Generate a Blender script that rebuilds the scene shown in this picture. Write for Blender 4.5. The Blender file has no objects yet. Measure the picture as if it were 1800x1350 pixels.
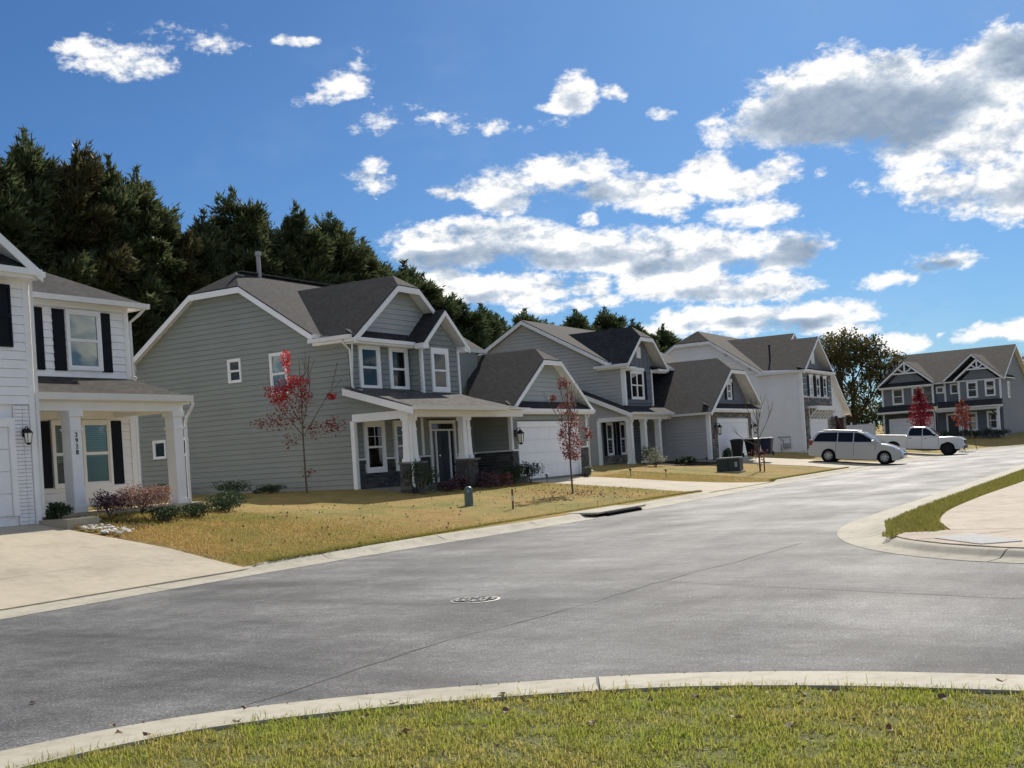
import bpy, bmesh, math, random
import numpy as np
from mathutils import Vector, Matrix
R = math.radians
random.seed(7)
rng = np.random.default_rng(11)
SC = bpy.context.scene
COL = SC.collection

# ---------------------------------------------------------------- camera
F, YAW, ROLL, EYE = 2012.0, 0.522, 0.0635, 1.7
fw = Vector((-math.sin(YAW), math.cos(YAW), 0)); rt = Vector((math.cos(YAW), math.sin(YAW), 0)); up = Vector((0, 0, 1))
cR = rt*math.cos(ROLL) - up*math.sin(ROLL); cU = rt*math.sin(ROLL) + up*math.cos(ROLL)
cd = bpy.data.cameras.new('camera'); cam = bpy.data.objects.new('camera', cd); COL.objects.link(cam)
cam.matrix_world = Matrix(((cR.x, cU.x, -fw.x, 0), (cR.y, cU.y, -fw.y, 0), (cR.z, cU.z, -fw.z, EYE), (0, 0, 0, 1)))
cd.sensor_width = 36; cd.lens = 36*F/1800; cd.shift_y = 130/1800; cd.clip_start = .1; cd.clip_end = 3000
SC.camera = cam

# ---------------------------------------------------------------- light
SUN_EL, SUN_AZ = 36.0, -11.0           # azimuth from +Y, clockwise
SC.view_settings.view_transform = 'Standard'; SC.view_settings.look = 'None'
SC.view_settings.gamma = 1; SC.view_settings.use_curve_mapping = False
SC.view_settings.exposure = 0.3
sl = bpy.data.lights.new('sun', 'SUN'); so = bpy.data.objects.new('sun', sl); COL.objects.link(so)
sl.energy = 4.6; sl.angle = R(.53); sl.color = (1, .93, .82)
sd = Vector((math.sin(R(SUN_AZ))*math.cos(R(SUN_EL)), math.cos(R(SUN_AZ))*math.cos(R(SUN_EL)), math.sin(R(SUN_EL))))
so.rotation_euler = sd.to_track_quat('Z', 'Y').to_euler(); so.location = (0, 0, 60)

def azel(px, py):
    a = (px-900)/F; b = -(py-805)/F
    X = a*math.cos(ROLL)+b*math.sin(ROLL); Y = -a*math.sin(ROLL)+b*math.cos(ROLL)
    d = (fw+rt*X+up*Y).normalized()
    return math.degrees(math.atan2(d.x, d.y)), math.degrees(math.asin(d.z))

# clouds of this sky: azimuth, elevation, half width, half height (degrees, from their seen size), strength
CL = [(1560,172,185,66,1.9),(1735,135,120,62,1.6),(1400,195,110,52,1.3),(1310,228,60,26,.9),(1640,245,120,42,1.3),(1740,250,95,60,1.3),
(1720,325,115,42,1.2),(1620,305,70,24,1.0),(1790,335,70,40,1.2),(1265,215,28,12,.7),(1490,82,28,12,.5),
(880,335,60,38,1.1),(980,312,90,32,1.2),(1080,335,90,24,1.1),(1170,352,45,17,.9),(1250,300,48,26,1.1),(1310,328,60,26,1.1),(1372,300,38,26,1.1),(1320,376,62,19,1.0),
(700,425,40,14,.8),(770,425,90,36,1.3),(880,422,120,40,1.8),(1000,434,120,36,1.6),(1130,440,100,38,1.3),(1250,445,90,34,1.3),(1370,442,75,36,1.3),
(850,506,110,22,1.1),(965,508,95,24,1.1),(1010,536,85,14,.9),(1170,500,75,30,1.2),(1290,506,100,25,1.25),(1390,508,60,18,1.0),(790,486,60,24,1.0),
(1240,562,85,26,1.3),(1340,558,95,28,1.3),(1450,556,75,26,1.2),(1500,578,40,18,.8),(1160,582,60,18,1.0),
(650,316,38,23,.88),(773,343,28,12,.8),(1010,168,38,30,.95),(985,188,42,9,.8),(1085,158,18,11,.6),(605,155,40,20,.85),(518,78,28,9,.8),
(240,118,82,19,.85),(160,80,36,12,.62),(235,84,70,8,.5),(370,70,40,20,.42),(300,48,60,10,.3),(625,108,22,12,.45),(755,203,26,13,.55),(700,215,60,18,.36),
(900,222,60,12,.4),(1037,380,16,9,.75),(1447,308,16,9,.6),(560,178,34,10,.4),(1185,380,14,8,.6),(1560,495,56,13,.85),(1655,460,54,19,.9),(1540,500,30,8,.7),
(1702,590,38,16,.9),(1780,582,38,16,.9),(1583,608,34,18,.85),(1655,590,8,5,.5),(1155,195,20,8,.35),(1540,320,40,14,.6)]
# where those clouds are thickest and show a grey body
GR = [(1430,215,130,36,1),(1570,205,150,40,1),(1760,110,85,36,.9),(1650,170,90,34,.8),(1770,342,70,18,1),(1740,245,60,22,.6),(800,452,110,17,1),(920,458,130,17,1),(1040,455,80,16,.8),(1200,462,80,16,.9),(1330,462,70,15,.9),
(1390,452,40,22,.7),(950,345,70,16,.55),(1080,345,60,12,.5),(1320,322,50,14,.5),(870,520,70,9,.6),(1260,515,90,10,.7),(1250,573,60,9,.7),(1440,572,80,10,.8),(1655,470,34,7,.5),(1010,180,20,8,.3)]
def build_world():
    w = bpy.data.worlds.new('World'); SC.world = w; w.use_nodes = True
    try: w.cycles.sampling_method = 'MANUAL'; w.cycles.sample_map_resolution = 512
    except Exception: pass
    nt = w.node_tree; N = nt.nodes; L = nt.links; N.clear()
    def nd(t, **k):
        n = N.new(t)
        for a, b in k.items(): setattr(n, a, b)
        return n
    def mth(op, a, b=None, c=None, clamp=False):
        n = nd('ShaderNodeMath', operation=op, use_clamp=clamp)
        for i, v in enumerate((a, b, c)):
            if v is None: continue
            if isinstance(v, (int, float)): n.inputs[i].default_value = v
            else: L.new(v, n.inputs[i])
        return n.outputs[0]
    out = nd('ShaderNodeOutputWorld'); bg = nd('ShaderNodeBackground')
    sky = nd('ShaderNodeTexSky', sky_type='NISHITA'); sky.sun_disc = False
    sky.sun_elevation = R(SUN_EL); sky.sun_rotation = R(SUN_AZ); sky.altitude = 300; sky.air_density = 1.0; sky.dust_density = .5; sky.ozone_density = 2.6
    tc = nd('ShaderNodeTexCoord'); sep = nd('ShaderNodeSeparateXYZ'); L.new(tc.outputs['Generated'], sep.inputs[0])
    az = mth('MULTIPLY', mth('ARCTAN2', sep.outputs[0], sep.outputs[1]), 180/math.pi)
    el = mth('MULTIPLY', mth('ARCSINE', sep.outputs[2]), 180/math.pi)
    # flattened noise space
    mp = nd('ShaderNodeVectorMath', operation='MULTIPLY'); L.new(tc.outputs['Generated'], mp.inputs[0]); mp.inputs[1].default_value = (1, 1, 1.7)
    def noise(scale, detail, rough=.55, vec=None, off=(0, 0, 0)):
        v = vec or mp.outputs[0]
        if off != (0, 0, 0):
            a = nd('ShaderNodeVectorMath', operation='ADD'); L.new(v, a.inputs[0]); a.inputs[1].default_value = off; v = a.outputs[0]
        n = nd('ShaderNodeTexNoise'); n.inputs['Scale'].default_value = scale; n.inputs['Detail'].default_value = detail; n.inputs['Roughness'].default_value = rough
        L.new(v, n.inputs['Vector']); return n
    wn = noise(14, 4)
    cs = nd('ShaderNodeVectorMath', operation='MULTIPLY_ADD'); L.new(wn.outputs['Color'], cs.inputs[0]); cs.inputs[1].default_value = (2.2, 1.5, 0); cs.inputs[2].default_value = (-1.1, -.75, 0)
    cxy = nd('ShaderNodeCombineXYZ'); L.new(az, cxy.inputs[0]); L.new(el, cxy.inputs[1])
    ad = nd('ShaderNodeVectorMath', operation='ADD'); L.new(cxy.outputs[0], ad.inputs[0]); L.new(cs.outputs[0], ad.inputs[1])
    P = ad.outputs[0]
    def blobs(lst, grow):
      acc = None
      for (cx, cy, rx, ry, s) in lst:
          a, e = azel(cx, cy); ra = rx/35.1*grow/max(.8, math.cos(R(e))); re = ry/35.1*grow
          v = nd('ShaderNodeVectorMath', operation='MULTIPLY_ADD'); L.new(P, v.inputs[0])
          v.inputs[1].default_value = (1/ra, 1/re, 0); v.inputs[2].default_value = (-a/ra, -e/re, 0)
          d = nd('ShaderNodeVectorMath', operation='DOT_PRODUCT'); L.new(v.outputs[0], d.inputs[0]); L.new(v.outputs[0], d.inputs[1])
          g = mth('MULTIPLY_ADD', d.outputs['Value'], -s*.8, s)
          if acc is None: acc = g
          else:
              n = nd('ShaderNodeMath', operation='SMOOTH_MAX'); L.new(acc, n.inputs[0]); L.new(g, n.inputs[1]); n.inputs[2].default_value = .3; acc = n.outputs[0]
      return acc
    acc = blobs(CL, 1.12)
    acc = mth('MAXIMUM', acc, -1.5)
    # the same kind of scattered cumulus everywhere else round the horizon
    dz = mth('ABSOLUTE', mth('SUBTRACT', az, math.degrees(-YAW)))
    outw = mth('MAXIMUM', mth('MULTIPLY', mth('SUBTRACT', dz, 26), .25), mth('MULTIPLY', mth('SUBTRACT', el, 24.5), .25))
    outm = mth('MINIMUM', mth('MAXIMUM', outw, 0), 1)
    big = noise(3.1, 2, .5, off=(3, 1, 2)).outputs['Fac']
    gen = mth('MULTIPLY', mth('SUBTRACT', big, .49), 9)
    gen = mth('MULTIPLY_ADD', mth('SUBTRACT', outm, 1), 3, gen)
    acc = mth('MAXIMUM', acc, gen)
    f1 = noise(17, 9, .58, off=(1, 2, 3)).outputs['Fac']
    f2 = noise(62, 6, .62, off=(5, 2, 3)).outputs['Fac']
    f3 = noise(170, 5, .6, off=(1, 7, 3)).outputs['Fac']
    fb0 = mth('MULTIPLY', mth('SUBTRACT', f3, .5), 1.0)
    fb = mth('ADD', mth('MULTIPLY', mth('SUBTRACT', f1, .5), 3.4), mth('MULTIPLY', mth('SUBTRACT', f2, .5), 1.7))
    fld = mth('ADD', acc, mth('ADD', fb, fb0))
    def sstep(x, a, b):
        n = nd('ShaderNodeMapRange', interpolation_type='SMOOTHSTEP'); L.new(x, n.inputs[0]); n.inputs[1].default_value = a; n.inputs[2].default_value = b; return n.outputs[0]
    alpha = sstep(fld, .0, .95)
    gr = mth('MAXIMUM', blobs(GR, 1.35), mth('MULTIPLY', mth('SUBTRACT', gen, .6), .6))
    thick = sstep(mth('ADD', gr, mth('MULTIPLY', mth('SUBTRACT', noise(11, 6, .55, off=(7, 3, 1)).outputs['Fac'], .5), 2.6)), -.05, .95)
    puff = mth('SUBTRACT', noise(26, 6, .6, off=(2, 9, 4)).outputs['Fac'], .5)
    # billows: brighter where the cloud thins towards the sun
    sh = tuple(sd*.016); f1s = noise(17, 9, .58, off=(1+sh[0], 2+sh[1], 3+sh[2]*1.7)).outputs['Fac']; f2s = noise(62, 6, .62, off=(5+sh[0]*.4, 2+sh[1]*.4, 3+sh[2]*.7)).outputs['Fac']
    emb = mth('ADD', mth('MULTIPLY', mth('SUBTRACT', f1, f1s), 3.4), mth('MULTIPLY', mth('SUBTRACT', f2, f2s), 1.6))
    thin = mth('SUBTRACT', 1.0, mth('MULTIPLY', thick, .8)); thick = mth('ADD', mth('MULTIPLY', thick, .95), mth('MULTIPLY', thin, mth('SUBTRACT', mth('MULTIPLY', puff, .55), emb)), clamp=True)
    ramp = nd('ShaderNodeValToRGB'); L.new(thick, ramp.inputs[0]); r = ramp.color_ramp
    r.elements[0].position = 0; r.elements[0].color = (17.2, 17.0, 16.6, 1)
    r.elements[1].position = 1; r.elements[1].color = (4.6, 6.1, 8.2, 1)
    e = r.elements.new(.45); e.color = (10.0, 11.2, 12.8, 1)
    # a thin high veil
    veil = mth('MULTIPLY', sstep(noise(3.2, 6, .6, off=(9, 9, 1)).outputs['Fac'], .45, .8), .10)
    alpha = mth('MAXIMUM', alpha, veil)
    tint = nd('ShaderNodeMixRGB', blend_type='MULTIPLY'); tint.inputs[0].default_value = 1
    L.new(sky.outputs[0], tint.inputs[1]); tint.inputs[2].default_value = (.53, .88, 1.27, 1)
    mx = nd('ShaderNodeMixRGB'); L.new(alpha, mx.inputs[0]); L.new(tint.outputs[0], mx.inputs[1]); L.new(ramp.outputs[0], mx.inputs[2])
    L.new(mx.outputs[0], bg.inputs[0]); bg.inputs[1].default_value = .05
    L.new(bg.outputs[0], out.inputs[0])
build_world()

# ---------------------------------------------------------------- materials
def nmat(name):
    m = bpy.data.materials.new(name); m.use_nodes = True
    nt = m.node_tree; b = nt.nodes['Principled BSDF']
    return m, nt, b
def tex_noise(nt, scale, detail=4, rough=.55, stretch=(1, 1, 1), island=False):
    g = nt.nodes.new('ShaderNodeNewGeometry'); v = nt.nodes.new('ShaderNodeVectorMath'); v.operation = 'MULTIPLY'
    nt.links.new(g.outputs['Position'], v.inputs[0]); v.inputs[1].default_value = stretch
    n = nt.nodes.new('ShaderNodeTexNoise'); n.inputs['Scale'].default_value = scale; n.inputs['Detail'].default_value = detail; n.inputs['Roughness'].default_value = rough
    nt.links.new(v.outputs[0], n.inputs['Vector']); return n.outputs['Fac']
def ramp(nt, src, stops):
    r = nt.nodes.new('ShaderNodeValToRGB'); nt.links.new(src, r.inputs[0]); cr = r.color_ramp
    cr.elements[0].position, cr.elements[0].color = stops[0][0], (*stops[0][1], 1)
    cr.elements[1].position, cr.elements[1].color = stops[-1][0], (*stops[-1][1], 1)
    for p, c in stops[1:-1]:
        e = cr.elements.new(p); e.color = (*c, 1)
    return r.outputs[0]
def mix(nt, fac, a, b, mode='MIX'):
    n = nt.nodes.new('ShaderNodeMixRGB'); n.blend_type = mode
    for i, v in enumerate((fac, a, b)):
        if isinstance(v, (int, float)): n.inputs[i].default_value = v
        elif isinstance(v, tuple): n.inputs[i].default_value = (*v, 1)
        else: nt.links.new(v, n.inputs[i])
    return n.outputs[0]
def bump(nt, b, src, strength, dist):
    n = nt.nodes.new('ShaderNodeBump'); n.inputs['Strength'].default_value = strength; n.inputs['Distance'].default_value = dist
    nt.links.new(src, n.inputs['Height'])
    prev = b.inputs['Normal'].links
    if prev: nt.links.new(prev[0].from_socket, n.inputs['Normal'])
    nt.links.new(n.outputs[0], b.inputs['Normal'])
def simple(name, col, rough=.6, var=.12, scale=3, spec=.4, metal=0, bs=0, stretch=(1, 1, 1), fine=40):
    m, nt, b = nmat(name)
    f = tex_noise(nt, scale, 5, .6, stretch)
    c = ramp(nt, f, [(.3, tuple(x*(1-var) for x in col)), (.7, tuple(min(1, x*(1+var)) for x in col))])
    nt.links.new(c, b.inputs['Base Color']); b.inputs['Roughness'].default_value = rough
    b.inputs['Specular IOR Level'].default_value = spec; b.inputs['Metallic'].default_value = metal
    if bs: bump(nt, b, tex_noise(nt, fine, 3), bs, .01)
    return m
M = {}
M['white_siding'] = simple('white siding', (.89, .89, .90), .55, .05, 2, bs=.1)
M['white_brick'] = simple('white painted brick', (.87, .86, .88), .7, .07, 5, bs=.3)
M['trim'] = simple('white trim', (.88, .88, .88), .5, .04, 2)
M['gutter'] = simple('white gutter', (.76, .76, .74), .35, .04, 2)
M['green_siding'] = simple('grey green siding', (.27, .29, .265), .6, .06, 1.2, bs=.1)
M['green_siding_light'] = simple('pale grey green siding', (.40, .43, .43), .6, .06, 1.2, bs=.1)
M['green_siding_shaded'] = simple('grey green siding in shade', (.23, .255, .25), .65, .1, 3, bs=.2)  # side wall paint again, with the front's bluish shade put into the colour
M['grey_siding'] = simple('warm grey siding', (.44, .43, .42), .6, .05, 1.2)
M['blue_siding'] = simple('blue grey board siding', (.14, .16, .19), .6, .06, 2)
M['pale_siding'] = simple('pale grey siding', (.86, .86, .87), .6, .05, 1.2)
M['steel_siding'] = simple('steel blue siding', (.20, .215, .235), .6, .07, 1.2)
M['black_paint'] = simple('black paint', (.006, .008, .013), .6, .2, 4, .15)
M['door_paint'] = simple('dark navy door', (.012, .02, .032), .4, .2, 4)
M['garage_white'] = simple('white garage door', (.83, .84, .87), .5, .03, 2)
M['concrete_slab'] = None
M['bark'] = simple('bark', (.09, .07, .055), .9, .35, 14, .2, bs=.6)
M['young_bark'] = simple('young bark', (.13, .10, .085), .85, .3, 20, .2)
M['bronze'] = simple('dark metal', (.02, .02, .022), .4, .2, 6, metal=.6)
M['grey_pipe'] = simple('grey pipe', (.35, .35, .36), .5, .1, 6)
M['green_plastic'] = simple('grey green plastic', (.10, .14, .125), .45, .06, 5)
M['dark_green_metal'] = simple('dark green enclosure', (.02, .035, .036), .45, .1, 4)
M['bin_blue'] = simple('dark blue bin', (.008, .018, .05), .4, .2, 5)
M['bin_black'] = simple('black bin', (.012, .014, .018), .45, .2, 5)
M['mulch'] = simple('mulch', (.045, .03, .022), .95, .5, 25, .1, bs=.8)
M['stone_white'] = simple('white stone', (.62, .61, .58), .7, .15, 20)
M['wood'] = simple('weathered wood', (.19, .10, .05), .8, .25, 30)
M['dark_wood'] = simple('dark stained timber', (.06, .035, .03), .7, .25, 10)
M['vinyl'] = simple('white vinyl fence', (.72, .72, .72), .5, .04, 3)
M['foundation'] = simple('foundation', (.16, .155, .15), .8, .2, 6)
M['iron'] = simple('cast iron', (.28, .27, .26), .55, .25, 25, metal=.4)
M['iron_dark'] = simple('dark cast iron', (.03, .03, .03), .7, .25, 25)
M['tar'] = simple('pavement seam', (.088, .088, .09), .85, .3, 20)
M['void'] = simple('dark hollow', (.004, .004, .004), .95, .1, 4, .1)  # near black colour stands in for the shade inside hollows and gaps
M['pave_pad'] = simple('pale tactile pad', (.50, .50, .49), .6, .06, 20)
def stone(name, cols, rough=.85):
    m, nt, b = nmat(name); g = nt.nodes.new('ShaderNodeNewGeometry')
    c = ramp(nt, g.outputs['Random Per Island'], [(i/(len(cols)-1), k) for i, k in enumerate(cols)])
    c = mix(nt, .5, c, ramp(nt, tex_noise(nt, 14, 5), [(.25, (.55, .55, .55)), (.75, (1.3, 1.3, 1.3))]), 'MULTIPLY')
    nt.links.new(c, b.inputs['Base Color']); b.inputs['Roughness'].default_value = rough; bump(nt, b, tex_noise(nt, 30, 4), .5, .02); return m
M['dark_stone'] = stone('dark ledge stone', [(.05, .055, .065), (.09, .085, .08), (.035, .04, .05), (.13, .12, .11)])
M['brown_stone'] = stone('brown field stone', [(.22, .18, .14), (.12, .11, .11), (.32, .28, .23), (.09, .075, .07), (.2, .2, .2)])
def roofing(name, col):
    m, nt, b = nmat(name)
    g = nt.nodes.new('ShaderNodeNewGeometry'); s = nt.nodes.new('ShaderNodeSeparateXYZ'); nt.links.new(g.outputs['Position'], s.inputs[0])
    fr = nt.nodes.new('ShaderNodeMath'); fr.operation = 'MULTIPLY'; nt.links.new(s.outputs[2], fr.inputs[0]); fr.inputs[1].default_value = 1/.07
    fl = nt.nodes.new('ShaderNodeMath'); fl.operation = 'FLOOR'; nt.links.new(fr.outputs[0], fl.inputs[0])
    fc = nt.nodes.new('ShaderNodeMath'); fc.operation = 'FRACT'; nt.links.new(fr.outputs[0], fc.inputs[0])
    # tab per course: hash of position along both axes and course number
    cm = nt.nodes.new('ShaderNodeCombineXYZ')
    ax = nt.nodes.new('ShaderNodeMath'); ax.operation = 'MULTIPLY_ADD'; nt.links.new(fl.outputs[0], ax.inputs[0]); ax.inputs[1].default_value = .31; 
    sm = nt.nodes.new('ShaderNodeMath'); sm.operation = 'ADD'; nt.links.new(s.outputs[0], sm.inputs[0]); nt.links.new(s.outputs[1], sm.inputs[1]); nt.links.new(sm.outputs[0], ax.inputs[2])
    k = nt.nodes.new('ShaderNodeMath'); k.operation = 'MULTIPLY'; nt.links.new(ax.outputs[0], k.inputs[0]); k.inputs[1].default_value = 8.0
    kf = nt.nodes.new('ShaderNodeMath'); kf.operation = 'FLOOR'; nt.links.new(k.outputs[0], kf.inputs[0])
    nt.links.new(kf.outputs[0], cm.inputs[0]); nt.links.new(fl.outputs[0], cm.inputs[1])
    wn = nt.nodes.new('ShaderNodeTexWhiteNoise'); nt.links.new(cm.outputs[0], wn.inputs['Vector'])
    c = ramp(nt, wn.outputs['Value'], [(0, tuple(x*.74 for x in col)), (.5, col), (1, tuple(x*1.3 for x in col))])
    c = mix(nt, .8, c, ramp(nt, tex_noise(nt, 1.1, 5), [(.3, (.78, .78, .78)), (.7, (1.2, 1.19, 1.16))]), 'MULTIPLY')
    c = mix(nt, .7, c, ramp(nt, tex_noise(nt, 60, 2), [(.3, (.6, .6, .6)), (.7, (1.4, 1.4, 1.4))]), 'MULTIPLY')
    nt.links.new(c, b.inputs['Base Color']); b.inputs['Roughness'].default_value = .92; b.inputs['Specular IOR Level'].default_value = .15
    bump(nt, b, fc.outputs[0], .5, -.02); bump(nt, b, wn.outputs['Value'], .35, .012); bump(nt, b, tex_noise(nt, 90, 2), .35, .01)
    return m
M['roof'] = roofing('asphalt shingles', (.038, .037, .039)); M['roof_brown'] = roofing('brown asphalt shingles', (.047, .043, .040)); M['roof_grey'] = roofing('grey asphalt shingles', (.085, .082, .08))
def glass(name, tint=(.02, .03, .035), t=.35):
    m, nt, b = nmat(name); nt.nodes.remove(b); out = nt.nodes['Material Output']
    fr = nt.nodes.new('ShaderNodeFresnel'); fr.inputs['IOR'].default_value = 1.5
    gl = nt.nodes.new('ShaderNodeBsdfGlossy'); gl.inputs['Roughness'].default_value = .015; gl.inputs['Color'].default_value = (.95, .95, .95, 1)
    n = nt.nodes.new('ShaderNodeBump'); n.inputs['Strength'].default_value = .12; n.inputs['Distance'].default_value = .01
    nt.links.new(tex_noise(nt, 1.3, 2), n.inputs['Height']); nt.links.new(n.outputs[0], gl.inputs['Normal'])
    tr = nt.nodes.new('ShaderNodeBsdfTransparent'); tr.inputs['Color'].default_value = (t, t*1.05, t*1.02, 1)
    mx = nt.nodes.new('ShaderNodeMixShader'); nt.links.new(fr.outputs[0], mx.inputs[0]); nt.links.new(tr.outputs[0], mx.inputs[1]); nt.links.new(gl.outputs[0], mx.inputs[2])
    nt.links.new(mx.outputs[0], out.inputs[0]); return m
M['glass'] = glass('window glass', t=.75); M['car_glass'] = glass('tinted car glass', t=.12)
M['room'] = simple('dim room', (.05, .065, .06), .9, .2, 2)  # flat dark sheet for the room; its dimness is put into the colour
M['blind'] = simple('white blinds', (.55, .57, .55), .7, .05, 3)
M['sash_blue'] = simple('pale blue grey backing', (.40, .45, .47), .8, .04, 3)  # even pale blue grey sheet behind the panes
M['lamp_glass'] = simple('frosted lamp glass', (.85, .85, .8), .15, .03, 5, spec=.8)

def asphalt():
    m, nt, b = nmat('asphalt')
    a = tex_noise(nt, .5, 8, .68, (1, .55, 1)); c = ramp(nt, a, [(.34, (.055, .057, .062)), (.48, (.102, .104, .107)), (.64, (.155, .156, .157))])
    c = mix(nt, .8, c, ramp(nt, tex_noise(nt, 1.3, 9, .78, (.5, 1, 1)), [(.34, (.60, .60, .61)), (.6, (1.2, 1.2, 1.19))]), 'MULTIPLY')
    c = mix(nt, 1, c, ramp(nt, tex_noise(nt, 7, 6, .8), [(.38, (.74, .74, .74)), (.6, (1.22, 1.22, 1.22))]), 'MULTIPLY')
    c = mix(nt, .95, c, ramp(nt, tex_noise(nt, 45, 5, .8), [(.36, (.3, .3, .3)), (.5, (.95, .95, .95)), (.60, (1.7, 1.7, 1.7)), (.67, (5, 5, 4.9))]), 'MULTIPLY')
    c = mix(nt, 1, c, ramp(nt, tex_noise(nt, .62, 7, .62, (.32, 1, 1)), [(.36, (.46, .47, .50)), (.47, (.92, .92, .93)), (.62, (1.28, 1.28, 1.27))]), 'MULTIPLY')
    g = nt.nodes.new('ShaderNodeNewGeometry'); vo = nt.nodes.new('ShaderNodeTexVoronoi'); vo.inputs['Scale'].default_value = 17; nt.links.new(g.outputs['Position'], vo.inputs['Vector'])
    sp = ramp(nt, vo.outputs['Distance'], [(.07, (1, 1, 1)), (.13, (0, 0, 0))]); c = mix(nt, sp, c, (.42, .42, .41))  # pale specks stand for the grit's sparkle, glints put into the colour
    nt.links.new(c, b.inputs['Base Color'])
    r = ramp(nt, tex_noise(nt, .55, 5, .6, (1, .4, 1)), [(.3, (.80, .80, .80)), (.7, (.64, .64, .64))]); nt.links.new(r, b.inputs['Roughness'])
    b.inputs['Specular IOR Level'].default_value = .3
    bump(nt, b, tex_noise(nt, 130, 3, .7), .75, .012); bump(nt, b, tex_noise(nt, 9, 4), .1, .02)
    return m
M['asphalt'] = asphalt()
def concrete(name, col, dirt=1):
    m, nt, b = nmat(name)
    c = ramp(nt, tex_noise(nt, .8, 6, .65), [(.25, tuple(x*.72 for x in col)), (.5, col), (.8, tuple(min(1, x*1.15) for x in col))])
    c = mix(nt, .6*dirt, c, ramp(nt, tex_noise(nt, 5, 6, .7), [(.34, (.62, .59, .54)), (.5, (.96, .95, .93)), (.66, (1.08, 1.08, 1.07))]), 'MULTIPLY')
    c = mix(nt, .5, c, ramp(nt, tex_noise(nt, 160, 2), [(.3, (.7, .7, .7)), (.7, (1.25, 1.25, 1.25))]), 'MULTIPLY')
    nt.links.new(c, b.inputs['Base Color']); b.inputs['Roughness'].default_value = .85; b.inputs['Specular IOR Level'].default_value = .25
    bump(nt, b, tex_noise(nt, 120, 3), .3, .006); return m
M['concrete_slab'] = concrete('driveway concrete', (.47, .415, .32), .55); M['kerb'] = concrete('kerb concrete', (.44, .41, .335)); M['walk'] = concrete('walk concrete', (.45, .38, .30))
def lawnmat():
    m, nt, b = nmat('dormant lawn')
    c = ramp(nt, tex_noise(nt, .35, 7, .7), [(.32, (.40, .25, .095)), (.47, (.42, .30, .115)), (.56, (.34, .29, .10)), (.7, (.21, .21, .06))])
    c = mix(nt, .8, c, ramp(nt, tex_noise(nt, 2.2, 6, .7, (1, .6, 1)), [(.3, (.7, .68, .6)), (.55, (1, 1, 1)), (.75, (1.22, 1.16, 1.05))]), 'MULTIPLY')
    c = mix(nt, .9, c, ramp(nt, tex_noise(nt, 28, 4, .75), [(.3, (.5, .5, .45)), (.6, (1.1, 1.1, 1.1)), (.8, (1.6, 1.5, 1.4))]), 'MULTIPLY')
    nt.links.new(c, b.inputs['Base Color']); b.inputs['Roughness'].default_value = .95; b.inputs['Specular IOR Level'].default_value = .1
    bump(nt, b, tex_noise(nt, 30, 4, .7), .8, .05); return m
M['lawn'] = lawnmat()
def soil():
    m, nt, b = nmat('thatch and soil')
    c = ramp(nt, tex_noise(nt, 30, 5, .7), [(.3, (.06, .065, .018)), (.5, (.14, .15, .035)), (.75, (.24, .22, .07))])
    nt.links.new(c, b.inputs['Base Color']); b.inputs['Roughness'].default_value = 1; bump(nt, b, tex_noise(nt, 60, 4), 1, .02); return m
M['soil'] = soil()
def leafy(name, cols, trans=.25, rough=.6, spec=.25, patch=None, pscale=.5):
    m, nt, b = nmat(name); g = nt.nodes.new('ShaderNodeNewGeometry'); out = nt.nodes['Material Output']
    n = len(cols); c = ramp(nt, g.outputs['Random Per Island'], [(i/(n-1), k) for i, k in enumerate(cols)])
    if patch: c = mix(nt, ramp(nt, tex_noise(nt, pscale, 3), [(.45, (0, 0, 0)), (.62, (1, 1, 1))]), c, patch)
    nt.links.new(c, b.inputs['Base Color']); b.inputs['Roughness'].default_value = rough; b.inputs['Specular IOR Level'].default_value = spec
    t = nt.nodes.new('ShaderNodeBsdfTranslucent'); nt.links.new(c, t.inputs['Color'])
    mx = nt.nodes.new('ShaderNodeMixShader'); mx.inputs[0].default_value = trans
    nt.links.new(b.outputs[0], mx.inputs[1]); nt.links.new(t.outputs[0], mx.inputs[2]); nt.links.new(mx.outputs[0], out.inputs[0]); return m
M['pine'] = leafy('pine needles', [(.035, .058, .028), (.09, .115, .045), (.05, .075, .036), (.17, .18, .075), (.065, .085, .042)], .35)
M['pine_olive'] = leafy('browning needles', [(.05, .055, .022), (.10, .09, .04), (.06, .07, .028), (.15, .125, .055)], .3)
M['far_pine'] = leafy('far needles', [(.05, .08, .03), (.08, .11, .045), (.12, .14, .06)], .3)
M['oak'] = leafy('turning oak leaves', [(.05, .07, .022), (.10, .10, .035), (.07, .08, .025), (.16, .11, .045), (.05, .065, .025)], .35)
M['red_leaf'] = leafy('red maple leaves', [(.50, .035, .045), (.66, .07, .07), (.38, .02, .035), (.75, .16, .13)], .55)
M['crimson_leaf'] = leafy('crimson maple leaves', [(.20, .012, .03), (.30, .02, .045), (.14, .01, .025), (.38, .04, .06)], .4)
M['rust_leaf'] = leafy('rusty maple leaves', [(.24, .045, .035), (.32, .08, .05), (.17, .03, .03), (.36, .14, .08)], .4)
M['pink_leaf'] = leafy('dry pink leaves', [(.2, .06, .055), (.32, .13, .11), (.12, .035, .035), (.38, .2, .17)], .35)
M['bush'] = leafy('dark shrub leaves', [(.015, .035, .015), (.03, .06, .022), (.02, .045, .02), (.05, .08, .03)], .2)
M['bush_mid'] = leafy('juniper leaves', [(.025, .05, .02), (.05, .085, .03), (.035, .06, .025), (.07, .10, .04)], .2)
M['plum'] = leafy('plum coloured leaves', [(.06, .02, .03), (.10, .03, .045), (.035, .015, .02), (.3, .22, .25), (.05, .02, .03)], .3)
M['tan_shrub'] = leafy('tan pink shrub leaves', [(.30, .17, .13), (.42, .27, .21), (.16, .08, .065), (.5, .34, .27)], .3)
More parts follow.
